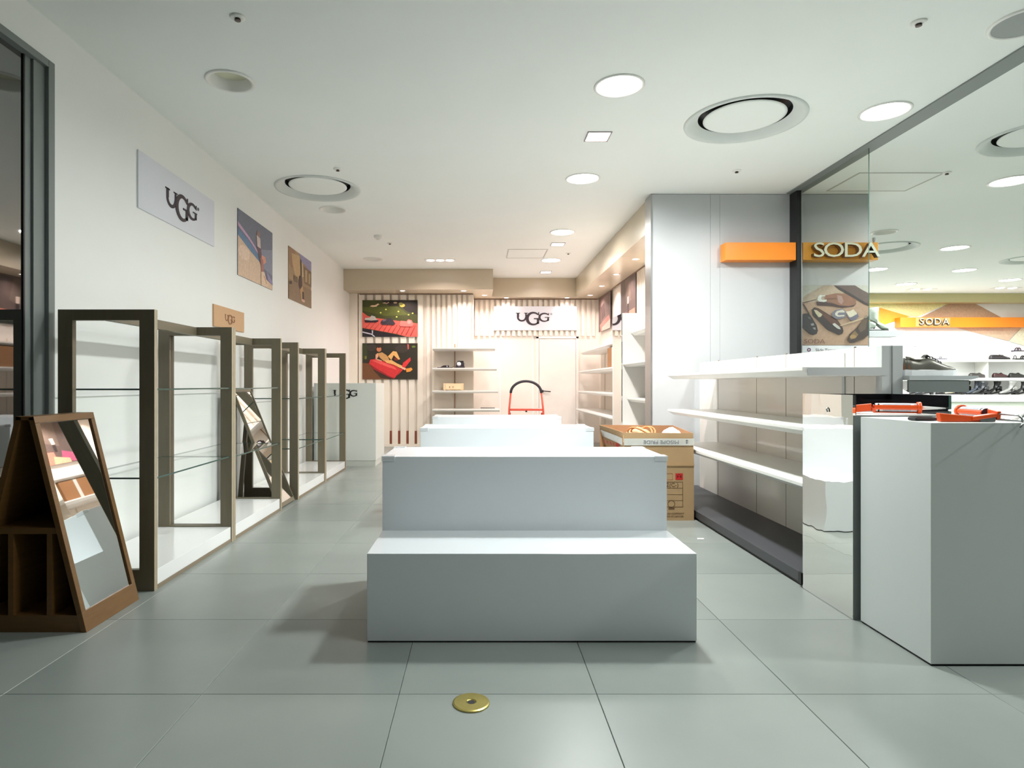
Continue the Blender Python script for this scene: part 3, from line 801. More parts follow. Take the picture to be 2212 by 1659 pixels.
sh += [((40, 22, 34), [ga(135, 490), ga(375, 490), ga(380, 512), ga(330, 530), ga(150, 528)]), ((196, 190, 182), [ga(140, 486), ga(150, 455), ga(225, 450), ga(262, 412), ga(320, 430), ga(340, 470), ga(372, 488), ga(250, 498)]),
       ((60, 52, 62), [ga(415, 530), ga(440, 485), ga(500, 490), ga(540, 460), ga(600, 462), ga(640, 510), ga(668, 550), ga(640, 572), ga(430, 566)]), ((108, 100, 112), [ga(440, 496), ga(500, 470), ga(510, 500), ga(460, 516)]),
       ((244, 120, 110), [ga(735, 570), ga(760, 500), ga(860, 510), ga(890, 476), ga(950, 495), ga(980, 560), ga(960, 600), ga(760, 596)]), ((250, 150, 140), ell(*ga(905, 525), .035, .05))]
YP = 12.49
t = print_board('garden_print', 'upper garden print of three sandals on a red slatted lounger', 'picture', (dx(783, YP), YP, dz(649, YP)), UXB, UYB, 119 * YP / F, 79 * YP / F, (66, 70, 28), sh, group='two garden prints')
def gb(x, y): return ((x - 103) / 944.0, (y - 886) / 614.0)
sh = [((112, 70, 38), [gb(103, 1220), gb(220, 1230), gb(460, 1400), gb(560, 1500), gb(103, 1500)]), ((64, 40, 24), [gb(280, 1330), gb(560, 1420), gb(640, 1500), gb(420, 1480)]),
      ((54, 62, 30), [gb(103, 900), gb(180, 900), gb(190, 1100), gb(103, 1200)]), ((100, 120, 40), ell(*gb(980, 945), .035, .03)), ((120, 120, 44), ell(*gb(160, 1130), .02, .05)),
      ((60, 52, 46), ell(*gb(260, 960), .09, .1)), ((56, 48, 40), ell(*gb(780, 980), .12, .12)), ((190, 90, 80), [gb(870, 900), gb(900, 905), gb(900, 985), gb(880, 990)]),
      ((206, 46, 48), [gb(215, 1235), gb(240, 1165), gb(340, 1150), gb(650, 1255), gb(770, 1330), gb(655, 1480), gb(560, 1440), gb(350, 1320)]),
      ((150, 26, 34), [gb(215, 1240), gb(350, 1325), gb(560, 1440), gb(655, 1482), gb(640, 1492), gb(540, 1452), gb(300, 1330)]),
      ((234, 90, 84), [gb(260, 1180), gb(360, 1170), gb(640, 1280), gb(700, 1340), gb(560, 1300)]),
      ((216, 50, 50), [gb(770, 1330), gb(800, 1220), gb(925, 1125), gb(930, 1180), gb(860, 1270), gb(700, 1440)]),
      ((196, 120, 84), ell(*gb(388, 990), .045, .07)), ((56, 34, 24), ell(*gb(385, 930), .035, .06)),
      ((222, 160, 130), [gb(330, 1080), gb(370, 1050), gb(380, 1110), gb(350, 1150), gb(440, 1180), gb(430, 1195), gb(330, 1160)]),
      ((196, 148, 90), [gb(365, 1060), gb(440, 1040), gb(520, 1090), gb(560, 1150), gb(560, 1210), gb(470, 1190), gb(400, 1130)]),
      ((222, 170, 100), [gb(540, 1110), gb(630, 1020), gb(690, 1030), gb(750, 1160), gb(720, 1165), gb(640, 1090), gb(600, 1170)]),
      ((226, 172, 104), [gb(480, 1180), gb(600, 1170), gb(700, 1230), gb(790, 1270), gb(760, 1312), gb(640, 1250), gb(520, 1220)]),
      ((236, 180, 150), [gb(760, 1280), gb(850, 1310), gb(835, 1345), gb(765, 1310)]), ((232, 150, 60), [gb(845, 1320), gb(940, 1300), gb(965, 1330), gb(930, 1365), gb(860, 1380)]),
      ((120, 44, 34), [gb(640, 1130), gb(700, 1140), gb(720, 1180), gb(660, 1180)])]
print_board('garden_print', 'lower garden print of a person in tan clothes lying on a red lounger', 'picture', (dx(783, YP), YP, dz(742, YP)), UXB, UYB, 119 * YP / F, 78 * YP / F, (44, 40, 28), sh, group='two garden prints')
# wide sign over the door
t = thing('wall_sign', 'white logo sign on the slats above the white door', 'sign', (1.18, 13.24, 2.39))
box('board', M_SIGNW, (dx(1066, 13.23), dx(1247, 13.23), 13.232, 13.246, dz(714, 13.23), dz(662, 13.23)), t, .001)
logo(t, (dx(1152, 13.23), 13.2315, dz(686, 13.23)), UXB, UYB, .70, M_LOGO)
# prints on the right wall (faces -x): u = -y, normal = -y x z = -x
UXR, UYR = (0, -1, 0), (0, 0, 1)
print_board('photo_print', 'dim brown photo print high on the shelf wall, beside the mirror column', 'picture', (XR - .045, 13.10, 3.03), UXR, UYR, 1.15, .70, (104, 84, 78), [
    ((128, 104, 96), [(.1, .1), (.8, .05), (.9, .6), (.3, .8)]), ((86, 66, 62), [(.2, .3), (.5, .2), (.6, .6), (.3, .7)]), ((196, 130, 120), [(.1, .8), (.9, .62), (1, .8), (.5, 1), (.2, 1)]), ((216, 186, 172), [(.3, .9), (1, .76), (1, 1), (.3, 1)])])
print_board('photo_print', 'dark brown photo print with pink flowers high above the mirror column', 'picture', (XR - .045, 11.05, 3.03), UXR, UYR, 1.05, .78, (96, 80, 74), [
    ((116, 100, 90), [(.3, .0), (.6, .0), (.7, .5), (.4, .6)]), ((176, 82, 116), [(.05, .82), (.4, .7), (.5, .95), (.1, 1)]), ((216, 130, 110), [(.6, .72), (.95, .7), (1, 1), (.6, 1)]), ((226, 206, 190), [(.47, .4), (.56, .4), (.56, .55), (.48, .55)]), ((52, 40, 40), [(.48, .55), (.56, .55), (.56, .72), (.5, .72)]), ((226, 176, 140), [(.3, .9), (.65, .82), (.7, 1), (.3, 1)])])

# ------------------------------------------------------------------ SHOE WALL SHELVES
def shelf_mb(x0, x1, y0, y1, z, t=.03, front='x-', chamfer=.05):
    """cantilever shelf with a sloped front lip on its underside"""
    q = MB()
    if front == 'x-':
        q.prism([(x0, y0, z), (x1, y0, z), (x1, y0, z - .055), (x0 + chamfer, y0, z - .055), (x0, y0, z - .022)], (0, y1 - y0, 0))
    else:
        q.prism([(x0, y0, z), (x0, y1, z), (x0, y1, z - .05), (x0, y0 + chamfer, z - .05), (x0, y0, z - .025)], (x1 - x0, 0, 0))
    return q
# back shelves, cantilevered over the recess
t = thing('shoe_shelf_unit', 'four white cantilevered shelves on the slatted back wall beside the door recess', 'shelf unit', (-.27, 12.25, 0))
for k, (z, xr) in enumerate([(1.95, .30), (1.56, .33), (1.125, .355), (.77, .385)]):
    shelf_mb(-.905, xr, 12.0 - .02 * k, 12.497, z, front='y').build('shelf', M_WHITE, t, bevel=.002)
MB().box(-.90, -.13, 12.475, 12.4985, .2, 1.90).build('back_panel', M_CREAM, t)
MB().box(-.505, -.485, 12.462, 12.475, .3, 2.05).build('slotted_upright', mat('upright_brown', (150, 120, 92), .5), t)
# right wall far unit
t = thing('shoe_shelf_unit', 'bright white shoe shelves on the side wall between door and mirror column', 'shelf unit', (2.3, 11.2, 0))
for k, (z, xf) in enumerate([(1.91, 2.10), (1.516, 2.06), (1.11, 2.03), (.74, 2.0)]):
    shelf_mb(xf, XR - .001, 9.345, 13.0, z).build('shelf', M_WHITE, t, bevel=.002)
MB().box(XR - .02, XR - .001, 9.345, 13.05, .2, 1.95).build('back_panel', M_CREAM, t)
for y in (10.3, 11.5, 12.6): MB().box(XR - .03, XR - .02, y, y + .02, .3, 2.0).build('slotted_upright', M_CREAM, t)
t = thing('shoe_shelf_unit', 'white shoe shelves between the mirror column and the pillar', 'shelf unit', (2.3, 8.1, 0))
for k, (z, xf) in enumerate([(1.98, 2.11), (1.54, 2.0), (1.06, 2.06), (.65, 2.02)]):
    shelf_mb(xf, XR - .001, 7.47, 8.715, z).build('shelf', M_WHITE, t, bevel=.002)
MB().box(XR - .02, XR - .001, 7.47, 8.70, .2, 2.2).build('back_panel', M_CREAM, t)
# mirror column
t = thing('mirror_column', 'tall white side panel with a mirror facing the aisle, showing the ladder', 'column', (2.27, 9.03, 0))
MB().box(1.995, XR - .05, 8.722, 9.338, 0, 2.24).build('body', M_WHITE, t, bevel=.002)
MB().box(1.983, 1.995, 8.735, 9.33, .02, 2.235).build('mirror_panel', M_MIRROR, t)
# carton on shelf
t = thing('carton', 'small brown carton on the second shoe shelf beside the mirror column', 'box', (2.28, 10.0, 1.516))
MB().box(2.12, 2.46, 9.6, 10.36, 1.517, 1.84).build('body', mat('brown_carton', (150, 106, 66), .75, var=.06), t, bevel=.002)
MB().box(2.1185, 2.1205, 9.94, 10.02, 1.517, 1.84).box(2.12, 2.46, 9.94, 10.02, 1.84, 1.8415).build('tape', M_TAPE, t)

# things on the back shelves
t = thing('wooden_box', 'small pale wooden drawer box with two knobs on the back shelf', 'box', (-.5, 12.2, 1.125))
MB().box(-.70, -.31, 12.04, 12.36, 1.136, 1.262).build('body', M_PINE, t, bevel=.004)
for sx in (-.68, -.35):
    MB().box(sx, sx + .02, 12.05, 12.35, 1.125, 1.137).build('foot', M_PINE, t)
MB().box(-.655, -.355, 12.033, 12.04, 1.152, 1.245).build('drawer', mat('pine_drawer', (236, 212, 172), .5, var=.06), t, bevel=.002)
for sx in (-.575, -.51):
    MB().lathe([(.0001, -.016), (.010, -.014), (.008, -.004), (.005, 0)], (sx, 12.034, 1.195), 12, axis='y').build('knob', mat('knob_brown', (140, 92, 60), .4), t)
t = thing('desk_lamp_unit', 'squat black appliance with a bright round white front on the back shelf', 'appliance', (-.37, 12.15, 1.56))
MB().box(-.465, -.29, 12.06, 12.26, 1.561, 1.595).build('base', M_RUBBER, t, bevel=.006)
MB().box(-.455, -.30, 12.09, 12.25, 1.595, 1.665).build('body', M_RUBBER, t, bevel=.01)
MB().box(-.43, -.31, 12.10, 12.24, 1.667, 1.70).build('lid', M_BLACK, t, bevel=.008)
MB().lathe([(.0001, -.022), (.03, -.018), (.040, -.006), (.042, 0)], (-.40, 12.09, 1.635), 20, axis='y').build('dial', mat('dial_white', (240, 240, 250), .3), t)
t = thing('tool_tray', 'flat black tray with small dark tools on the back shelf', 'tray', (-.7, 12.15, 1.56))
MB().box(-.82, -.53, 12.06, 12.24, 1.561, 1.575).build('tray_base', M_RUBBER, t, bevel=.004)
MB().prism([(-.76, 12.08, 1.575), (-.60, 12.08, 1.575), (-.60, 12.08, 1.612), (-.70, 12.08, 1.610)], (0, .14, 0)).build('pouch', M_RUBBER, t, bevel=.004)
MB().box(-.635, -.622, 12.074, 12.08, 1.577, 1.606).build('tag', M_WHITE, t)
t = thing('cable', 'thin dark cable lying on the back shelf between tray and appliance', 'cable')
t.location = (-.5, 12.1, 1.56)
MB().tube([(-.53, 12.08, 1.566), (-.50, 12.06, 1.585), (-.48, 12.05, 1.566), (-.46, 12.04, 1.566)], .005, 8).build('cord', M_RUBBER, t)
t = thing('dark_stick', 'thin dark stick lying on the lowest back shelf', 'stick', (.18, 12.3, .77))
MB().tube([(.02, 12.33, .777), (.30, 12.30, .777)], .006, 8).build('rod', M_RUBBER, t)

# ------------------------------------------------------------------ CHECKOUT COUNTER AT THE BACK
t = thing('checkout_counter', 'tall white counter with three dark letters at the back of the shop', 'counter', (-2.04, 9.9, 0))
MB().box(-2.51, -1.577, 9.50, 10.33, .085, 1.264).build('body', mat('counter_white', (222, 226, 220), .3, var=.01), t, bevel=.002)
MB().box(-2.50, -1.585, 9.507, 10.32, 0, .083).build('plinth', mat('counter_plinth', (205, 208, 200), .4), t)
MB().box(-2.515, -2.49, 9.496, 9.51, .085, 1.264).build('edge_strip', M_GREYLT, t)
logo(t, (dx(747, 9.5), 9.4995, dz(850, 9.5)), UXB, UYB, .36, M_BLACK, .006, False)

# ------------------------------------------------------------------ STEP LADDER
t = thing('step_ladder', 'red folding step ladder with a black padded hoop behind the last bench', 'ladder', (.65, 8.95, 0))
cx_, yf = .655, 8.78
hw_t, hw_b = .215, .27
for s in (-1, 1):
    MB().tube([(cx_ + s * hw_b, yf - .22, .012), (cx_ + s * .238, yf, .90), (cx_ + s * hw_t, yf + .03, 1.135)], .0135, 10).build('front_rail', M_RED, t)
    MB().tube([(cx_ + s * .25, yf + .50, .012), (cx_ + s * .225, yf + .06, .84)], .012, 10).build('rear_leg', M_RED, t)
    MB().tube([(cx_ + s * hw_b, yf - .22, 0), (cx_ + s * hw_b, yf - .215, .03)], .019, 10).build('foot', M_RUBBER, t)
    MB().tube([(cx_ + s * .25, yf + .50, 0), (cx_ + s * .25, yf + .495, .03)], .018, 10).build('foot', M_RUBBER, t)
arc = [(cx_ + hw_t * cos(a), yf + .03, 1.125 + .165 * sin(a)) for a in [pi * i / 18 for i in range(19)]]
MB().tube(arc, .0185, 12).build('hoop_grip', M_RUBBER, t)
for z, y, hw in ((.905, yf + .02, .228), (.64, yf - .05, .235), (.36, yf - .12, .25)):
    MB().box(cx_ - hw, cx_ + hw, y - .05, y + .13 - z * .04, z - .03, z).build('tread', M_RED if z > .8 else M_RED, t, bevel=.006)
MB().box(cx_ - .225, cx_ + .225, yf + .28, yf + .30, .38, .41).build('rear_brace', M_RED, t)
MB().box(cx_ - .012, cx_ + .012, yf - .02, yf, .855, .875).build('latch', M_BLACK, t)

# ------------------------------------------------------------------ CARDBOARD BOX
bx0, bx1, by0, by1 = 1.30, 1.962, 5.72, 6.34
t = thing('cardboard_box', 'tall open cardboard box with raised flaps and printed tape beside the middle bench', 'box', ((bx0 + bx1) / 2, (by0 + by1) / 2, 0))
q = MB(); th = .006
q.box(bx0, bx1, by0, by0 + th, 0, .50).box(bx0, bx1, by1 - th, by1, 0, .50).box(bx0, bx0 + th, by0 + th, by1 - th, 0, .50).box(bx1 - th, bx1, by0 + th, by1 - th, 0, .50).box(bx0 + th, bx1 - th, by0 + th, by1 - th, 0, th)
q.build('body', M_CARD, t)
MB().box(bx0 - .002, bx1 + .002, by0 - .007, by0 - .001, .50, .515).build('score_ridge', M_CARD, t)
def flap(name, pts, vec, m=M_CARD): return MB().prism(pts, vec, m).build(name, m, t)
flap('flap', [(bx0 + .02, by0 - .004, .503), (bx1, by0 - .004, .503), (bx1 - .006, by0 + .004, .80), (bx0 + .02, by0 + .004, .805)], (0, .005, 0))
# left flap bows outwards, in strips
q = MB()
n = 7
for i in range(n):
    def pt(k, top):
        f = k / n; b = -.10 * f ** 1.3
        y = by0 + .002 + (by1 - by0) * f
        return (bx0 + (b if top else -.002) + .012, y, (.805 + .03 * f) if top else .503)
    a, b_, c_, d_ = pt(i, 0), pt(i + 1, 0), pt(i + 1, 1), pt(i, 1)
    q.prism([a, b_, c_, d_], (.005, 0, 0))
q.build('flap', M_CARD, t)
flap('flap', [(bx0 - .08, by1 - .004, .503), (bx1, by1 - .004, .503), (bx1, by1, .83), (bx0 - .08, by1, .835)], (0, .005, 0), M_CARDD)
flap('flap', [(bx1 - .006, by0 + .006, .503), (bx1 - .006, by1, .503), (bx1 - .002, by1, .83), (bx1 - .012, by0 + .006, .80)], (.005, 0, 0), M_CARDD)
MB().prism([(bx0 + .02, by0 - .0055, .688), (bx1, by0 - .0055, .688), (bx1, by0 - .004, .752), (bx0 + .02, by0 - .004, .752)], (0, -.001, 0)).build('tape', M_TAPE, t)
q = MB()
for i in range(n):
    def pt(k, z):
        f = k / n; s = (z - .503) / .30; b = -.10 * f ** 1.3 * s
        return (bx0 + b + .0095 - .002, by0 + .002 + (by1 - by0) * f, z + .035 * f)
    q.prism([pt(i, .688), pt(i + 1, .688), pt(i + 1, .752), pt(i, .752)], (-.001, 0, 0))
q.build('tape', M_TAPE, t)
text_obj('tape_lettering', 'MISOPE PRIDE', .047, (1.66, by0 - .0068, .720), (-1, 0, 0), (0, 0, -1), mat('tape_ink', (120, 126, 136), .5), t, .001, 1.12)
# tape anchor mark
q = MB(); ax, az, ay = 1.895, .72, by0 - .0072
for p in ([(-.003, -.018), (.003, -.018), (.003, .018), (-.003, .018)], [(-.012, -.010), (.012, -.010), (.012, -.006), (-.012, -.006)], [(-.014, .008), (-.004, .018), (.004, .018), (.014, .008), (.010, .006), (0, .014), (-.010, .006)]):
    q.face([(ax + a, ay, az + b) for a, b in p])
q.build('tape_emblem', mat('tape_ink', (120, 126, 136), .5), t)
# printed marks on the lower front
def px_box(x, y): return (dx(x, by0), dz(y, by0))
q = MB(); yk = by0 - .001
X0, Z0 = px_box(1459, 1037); X1, Z1 = px_box(1475, 1023)
q.prism([(X0, yk, Z0), (X1, yk, Z0), (X1, yk, Z1), (X0, yk, Z1)], (0, -.0006, 0)); q.build('red_stamp', mat('stamp_red', (200, 40, 36), .6), t)
q = MB()
for a in ([(.2, .25), (.5, .5), (.2, .75)], [(.8, .25), (.8, .75), (.5, .5)], [(.3, .78), (.7, .78), (.6, .88), (.4, .88)]):
    q.face([(X0 + (X1 - X0) * u, yk - .001, Z0 + (Z1 - Z0) * v) for u, v in a])
q.build('stamp_mark', mat('stamp_mark', (110, 20, 22), .6), t)
q = MB(); X0, Z0 = px_box(1438, 1037); X1, Z1 = px_box(1453, 1023)
ink = mat('box_ink', (104, 76, 48), .7)
def frame_lines(q, a, b, c, d, w=.004):
    q.box(a, c, yk - .0008, yk, b, b + w); q.box(a, c, yk - .0008, yk, d - w, d); q.box(a, a + w, yk - .0008, yk, b, d); q.box(c - w, c, yk - .0008, yk, b, d)
A = px_box(1425, 1096); B = px_box(1475, 1041)
frame_lines(q, A[0], A[1], B[0], B[1])
for yy in (1055, 1069, 1082):
    z = dz(yy, by0); q.box(A[0], B[0], yk - .0008, yk, z, z + .003)
q.build('printed_table', ink, t)
q = MB(); frame_lines(q, X0, Z0, X1, Z1, .003); q.build('printed_frame', mat('stamp_red2', (176, 96, 70), .7), t)
text_obj('box_lettering', '2(C-)', .052, ((A[0] + B[0]) / 2 + .01, yk - .001, dz(1048, by0)), UXB, UYB, ink, t, .001)
text_obj('box_lettering', 'CH-SH COMPANY', .024, (dx(1455, by0), yk - .001, dz(1110, by0)), UXB, UYB, ink, t, .001, 1.0)
text_obj('box_lettering', 'BLACK GT LEATHER', .020, (dx(1455, by0), yk - .001, dz(1116, by0)), UXB, UYB, ink, t, .001, 1.0)
q = MB(); q.lathe([(.034, -.0008), (.034, 0), (.029, 0), (.029, -.0008)], (dx(1450, by0), yk, dz(1089, by0)), 20, axis='y', close=True); q.build('round_mark', ink, t)
q = MB(); q.box(dx(1444, by0), dx(1457, by0), yk - .0008, yk, dz(1101, by0), dz(1097, by0)); q.build('round_mark_base', ink, t)
# red print on the left side of the box below the tape
for k in range(5):
    y = 6.22 - .085 * k
    MB().prism([(bx0 - .062 + .013 * k, y, .655 + .004 * (5 - k)), (bx0 - .052 + .013 * k, y - .05, .655), (bx0 - .056 + .013 * k, y - .05, .695), (bx0 - .068 + .013 * k, y, .695)], (-.003, 0, 0)).build('side_print', mat('stamp_red', (200, 40, 36), .6) if k == 4 else mat('stamp_red2', (176, 96, 70), .7), t)
# contents
p = thing('crumpled_paper', 'crumpled brown packing paper sticking up inside the cardboard box', 'packing paper', (1.6, 6.05, .55))
q = MB(); R_ = random.Random(3)
nx, ny = 14, 9
vs = [(1.36 + .36 * i / (nx - 1), 5.88 + .36 * j / (ny - 1), .70 + .13 * max(0, sin(pi * i / (nx - 1)) * sin(pi * j / (ny - 1))) + R_.uniform(-.014, .014)) for j in range(ny) for i in range(nx)]
q.add(vs, [(j * nx + i, j * nx + i + 1, (j + 1) * nx + i + 1, (j + 1) * nx + i) for j in range(ny - 1) for i in range(nx - 1)])
o = q.build('paper_sheet', mat('kraft_paper', (214, 168, 126), .8, var=.06), p); sm = o.modifiers.new('th', 'SOLIDIFY'); sm.thickness = .003
q = MB()
for r in (.10, .13): q.tube([(1.56 + r * cos(a), 6.02 + .09 * sin(a), .80 + .035 * sin(a * 2)) for a in [2 * pi * i / 20 for i in range(20)]], .008, 8, closed=True)
q.build('paper_coil', mat('paper_orange', (206, 142, 92), .7), p)
p = thing('plastic_bag', 'white plastic bag heaped inside the cardboard box', 'bag', (1.83, 6.0, .55))
q = MB(); R_ = random.Random(5)
vs = [(1.745 + .20 * i / (nx - 1), 5.80 + .40 * j / (ny - 1), .68 + .155 * max(0, sin(pi * i / (nx - 1)) * sin(pi * j / (ny - 1))) ** .5 + R_.uniform(-.008, .008)) for j in range(ny) for i in range(nx)]
q.add(vs, [(j * nx + i, j * nx + i + 1, (j + 1) * nx + i + 1, (j + 1) * nx + i) for j in range(ny - 1) for i in range(nx - 1)], None, True)
o = q.build('bag_film', mat('bag_white', (240, 240, 242), .35), p); sm = o.modifiers.new('th', 'SOLIDIFY'); sm.thickness = .002

# ------------------------------------------------------------------ LOW SHOE GONDOLA ON THE RIGHT
t = thing('shoe_gondola', 'long low white shoe rack with dark plinth and empty shelves beside the cardboard box', 'shelf rack', (2.25, 5.5, 0))
BP = mat('glossy_cream_panel', (230, 225, 217), .10, var=.01)
ys = [3.9, 4.17, 5.10, 5.64, 6.55, 7.10]
for a, b in zip(ys[:-1], ys[1:]):
    box('back_panel', BP, (2.50, 2.515, a + .003, b - .003, .085, 1.49), t)
for y in ys[1:-1]:
    box('slotted_upright', mat('slot_seam_brown', (120, 108, 96), .5), (2.499, 2.512, y - .003, y + .003, .085, 1.50), t)  # thin darker strip for the slotted upright between panels
box('bracket_rail', M_GREYLT, (2.492, 2.50, 4.27, 4.30, .3, 1.46), t)
for z, xf in ((1.355, 1.985), (.985, 1.985), (.640, 1.985)):
    sh_ = shelf_mb(xf, 2.498, 3.842, 6.60, z, chamfer=.06).build('shelf', M_WHITE, t, bevel=.002)
    box('end_cap', M_GREYLT, (xf + .03, 2.49, 3.834, 3.842, z - .052, z - .004), sh_)
box('plinth', M_DKGREY, (1.985, 2.515, 3.842, 7.2, .022, .085), t, .002)
box('plinth_base', M_BLACK, (2.0, 2.51, 3.845, 7.2, 0, .022), t)
box('plinth_clip', M_BLACK, (1.972, 1.9845, 3.834, 3.87, .02, .09), t)
box('end_post', M_GREYLT, (2.47, 2.60, 3.838, 3.895, 0, 1.487), t, .001)
box('end_post_seam', M_GREYMETAL, (2.529, 2.533, 3.832, 3.836, .9, 1.487), t)
box('rear_panel', M_WHITE, (2.52, 2.53, 3.9, 7.10, .085, 1.49), t)
rs = MB().prism([(2.60, 3.78, 1.30), (3.02, 3.78, 1.30), (3.02, 3.78, 1.287), (2.97, 3.78, 1.275), (2.60, 3.78, 1.275)], (0, 2.8, 0)).build('rear_shelf', M_GREYLT, t)
box('rear_bracket', M_GREYMETAL, (2.60, 2.965, 3.785, 3.80, 1.20, 1.274), rs)
# mirror-clad end cabinet
t = thing('end_cabinet', 'low mirror-clad end cabinet of the shoe rack, black glass on its short side', 'cabinet', (2.24, 3.57, 0))
box('body', M_WHITE, (1.993, 2.484, 3.318, 3.813, 0, 1.085), t)
box('mirror_panel', M_WAVY, (1.978, 1.992, 3.312, 3.826, .002, 1.192), t)
box('mirror_backing', M_BLACK, (1.9925, 1.998, 3.316, 3.812, 1.086, 1.190), t)
box('rear_panel', M_BLKGLASS, (1.993, 2.499, 3.814, 3.826, .002, 1.190), t)
box('black_glass_panel', M_BLKGLASS, (2.485, 2.499, 3.312, 3.8135, .002, 1.190), t)
box('glass_edge', M_EDGE, (2.486, 2.498, 3.3085, 3.3115, .002, 1.189), t)
box('front_panel', M_GREYMETAL, (1.981, 2.484, 3.309, 3.317, .002, 1.083), t)

# ------------------------------------------------------------------ FRONT COUNTER
t = thing('display_counter', 'tall plain white counter in front of the mirror-clad cabinet', 'counter', (2.5, 3.02, 0))
box('base', M_BLACK, (2.005, 3.0, 2.775, 3.27, 0, .01), t)
box('body', mat('counter_laminate', (214, 218, 216), .3, var=.01), (1.998, 3.02, 2.766, 3.277, .01, 1.078), t, .0015)

# ------------------------------------------------------------------ CAULKING GUNS AND SMALL THINGS ON THE COUNTER
def caulk_gun(label, loc, rz, roll=0):
    """axis along +x (nozzle), origin on the table under the barrel middle"""
    t = thing('caulking_gun', label, 'caulking gun', loc, rz, 'orange caulking guns')
    r = .026; zc = .034
    n = 14
    q = MB()      # half-open cradle strips
    for i in range(n):
        a, b = radians(150) + radians(240) * i / n, radians(150) + radians(240) * (i + 1) / n
        if 3 <= i <= 4 or 9 <= i <= 10:      # two long side openings
            continue
        pa = [(-.115, (r + .002) * cos(a), zc + (r + .002) * sin(a)), (.10, (r + .002) * cos(a), zc + (r + .002) * sin(a)), (.10, (r + .002) * cos(b), zc + (r + .002) * sin(b)), (-.115, (r + .002) * cos(b), zc + (r + .002) * sin(b))]
        q.face(pa)
    o = q.build('cradle', M_TOOLOR, t, True); sm = o.modifiers.new('s', 'SOLIDIFY'); sm.thickness = .002
    MB().lathe([(.012, .104), (r + .006, .104), (r + .006, .086), (r - .001, .086)], (0, 0, zc), 24, axis='x').build('front_cap', M_TOOLOR, t, True)
    MB().prism([(-.118, -r - .002, zc - .006), (-.118, r + .002, zc - .006), (-.118, r * .6, zc - r - .003), (-.118, -r * .6, zc - r - .003)], (.010, 0, 0)).build('rear_yoke', M_TOOLOR, t, True, bevel=.002)
    MB().lathe([(.0001, -.1086), (r - .0045, -.1086)], (0, 0, zc), 20, axis='x').build('cartridge_hollow', mat('hollow_dark', (60, 36, 52), .7), t, True)
    cart = MB().lathe([(.0001, -.108), (r - .003, -.108), (r - .002, -.10), (r - .002, .084), (.012, .088), (.0001, .088)], (0, 0, zc), 24, axis='x').build('cartridge', mat('cartridge_white', (228, 230, 232), .35, var=.03), t, True)
    q = MB(); q.lathe([(r - .0012, -.075), (r - .0012, .055)], (0, 0, zc), 24, axis='x'); q.build('cartridge_print', mat('cartridge_print', (176, 182, 192), .4, var=.35, scale=60), cart, True)
    q = MB(); q.lathe([(r - .0010, -.098), (r - .0010, -.090)], (0, 0, zc), 24, axis='x'); q.build('cartridge_band', M_BLACK, cart, True)
    MB().lathe([(.0001, .103), (.011, .103), (.0095, .125), (.004, .215), (.0001, .216)], (0, 0, zc), 16, axis='x').build('nozzle', mat('nozzle_white', (238, 238, 236), .35), t, True)
    MB().prism([(-.125, -.008, zc + .022), (-.125, -.008, zc - .02), (-.20, -.008, zc - .028), (-.205, -.008, zc + .012)], (0, .016, 0)).build('grip_body', M_TOOLOR, t, True, bevel=.004)
    MB().prism([(-.165, .008, zc - .014), (-.205, .008, zc - .014), (-.225, .115, zc - .030), (-.195, .118, zc - .030)], (0, 0, .018)).build('grip', M_TOOLOR, t, True, bevel=.005)
    MB().tube([(-.14, .01, zc - .01), (-.15, .06, zc - .018), (-.145, .11, zc - .022)], .006, 8).build('trigger', M_STEEL, t, True)
    MB().tube([(-.12, 0, zc), (-.30, 0, zc), (-.335, 0, zc), (-.345, -.006, zc - .012), (-.34, -.012, zc - .028)], .004, 8).build('plunger_rod', M_STEEL, t, True)
    return t
CT = 1.0785
g1 = caulk_gun('orange caulking gun with a white cartridge lying inside the black-sided recess of the mirror cabinet', (2.289, 3.418, 1.0865), radians(-23.5))
g2 = caulk_gun('orange caulking gun turned end on at the front edge of the white counter', (2.385, 3.02, CT + .002), radians(79))
def g2pt(p):
    q = Vector(p) - g2.location; c, d = cos(-g2.rotation_euler.z), sin(-g2.rotation_euler.z)
    return (q.x * c - q.y * d, q.x * d + q.y * c, q.z)
def g2part(q): q.v = [g2pt(p) for p in q.v]; return q
g2part(MB().prism([(2.09, 2.83, CT + .0005), (2.085, 2.83, CT + .040), (2.27, 2.83, CT + .024), (2.30, 2.83, CT + .012), (2.27, 2.83, CT + .0005)], (0, .028, 0))).build('lever', M_TOOLOR, g2, True, bevel=.004)
g2part(MB().box(2.265, 2.335, 2.825, 2.865, CT + .0005, CT + .022)).build('pivot', M_GREYMETAL, g2, True, bevel=.004)
g2part(MB().tube([(2.33, 2.84, CT + .014), (2.40, 2.79, CT + .008), (2.405, 2.758, CT + .003), (2.375, 2.745, CT - .018)], .0042, 8)).build('hook', M_STEEL, g2, True)
t = thing('phone', 'small black rounded gadget lying on the counter edge', 'gadget', (2.065, 2.93, CT))
MB().box(2.028, 2.135, 2.905, 2.965, CT + .0005, CT + .016).build('body', M_BLACK, t, bevel=.006)
MB().box(2.034, 2.129, 2.911, 2.959, CT + .016, CT + .0168).build('screen', M_BLKGLASS, t)
t = thing('cloth', 'crumpled white cloth on the white counter behind the hook', 'cloth', (2.5, 2.95, CT))
q = MB(); R_ = random.Random(9); nx, ny = 12, 9
vs = [(2.44 + .26 * i / (nx - 1), 2.85 + .20 * j / (ny - 1), CT + .002 + (.035 * abs(sin(2.2 * pi * i / (nx - 1) + j * .5)) + R_.uniform(0, .008)) * min(1, min(i, nx - 1 - i) / 2.0)) for j in range(ny) for i in range(nx)]
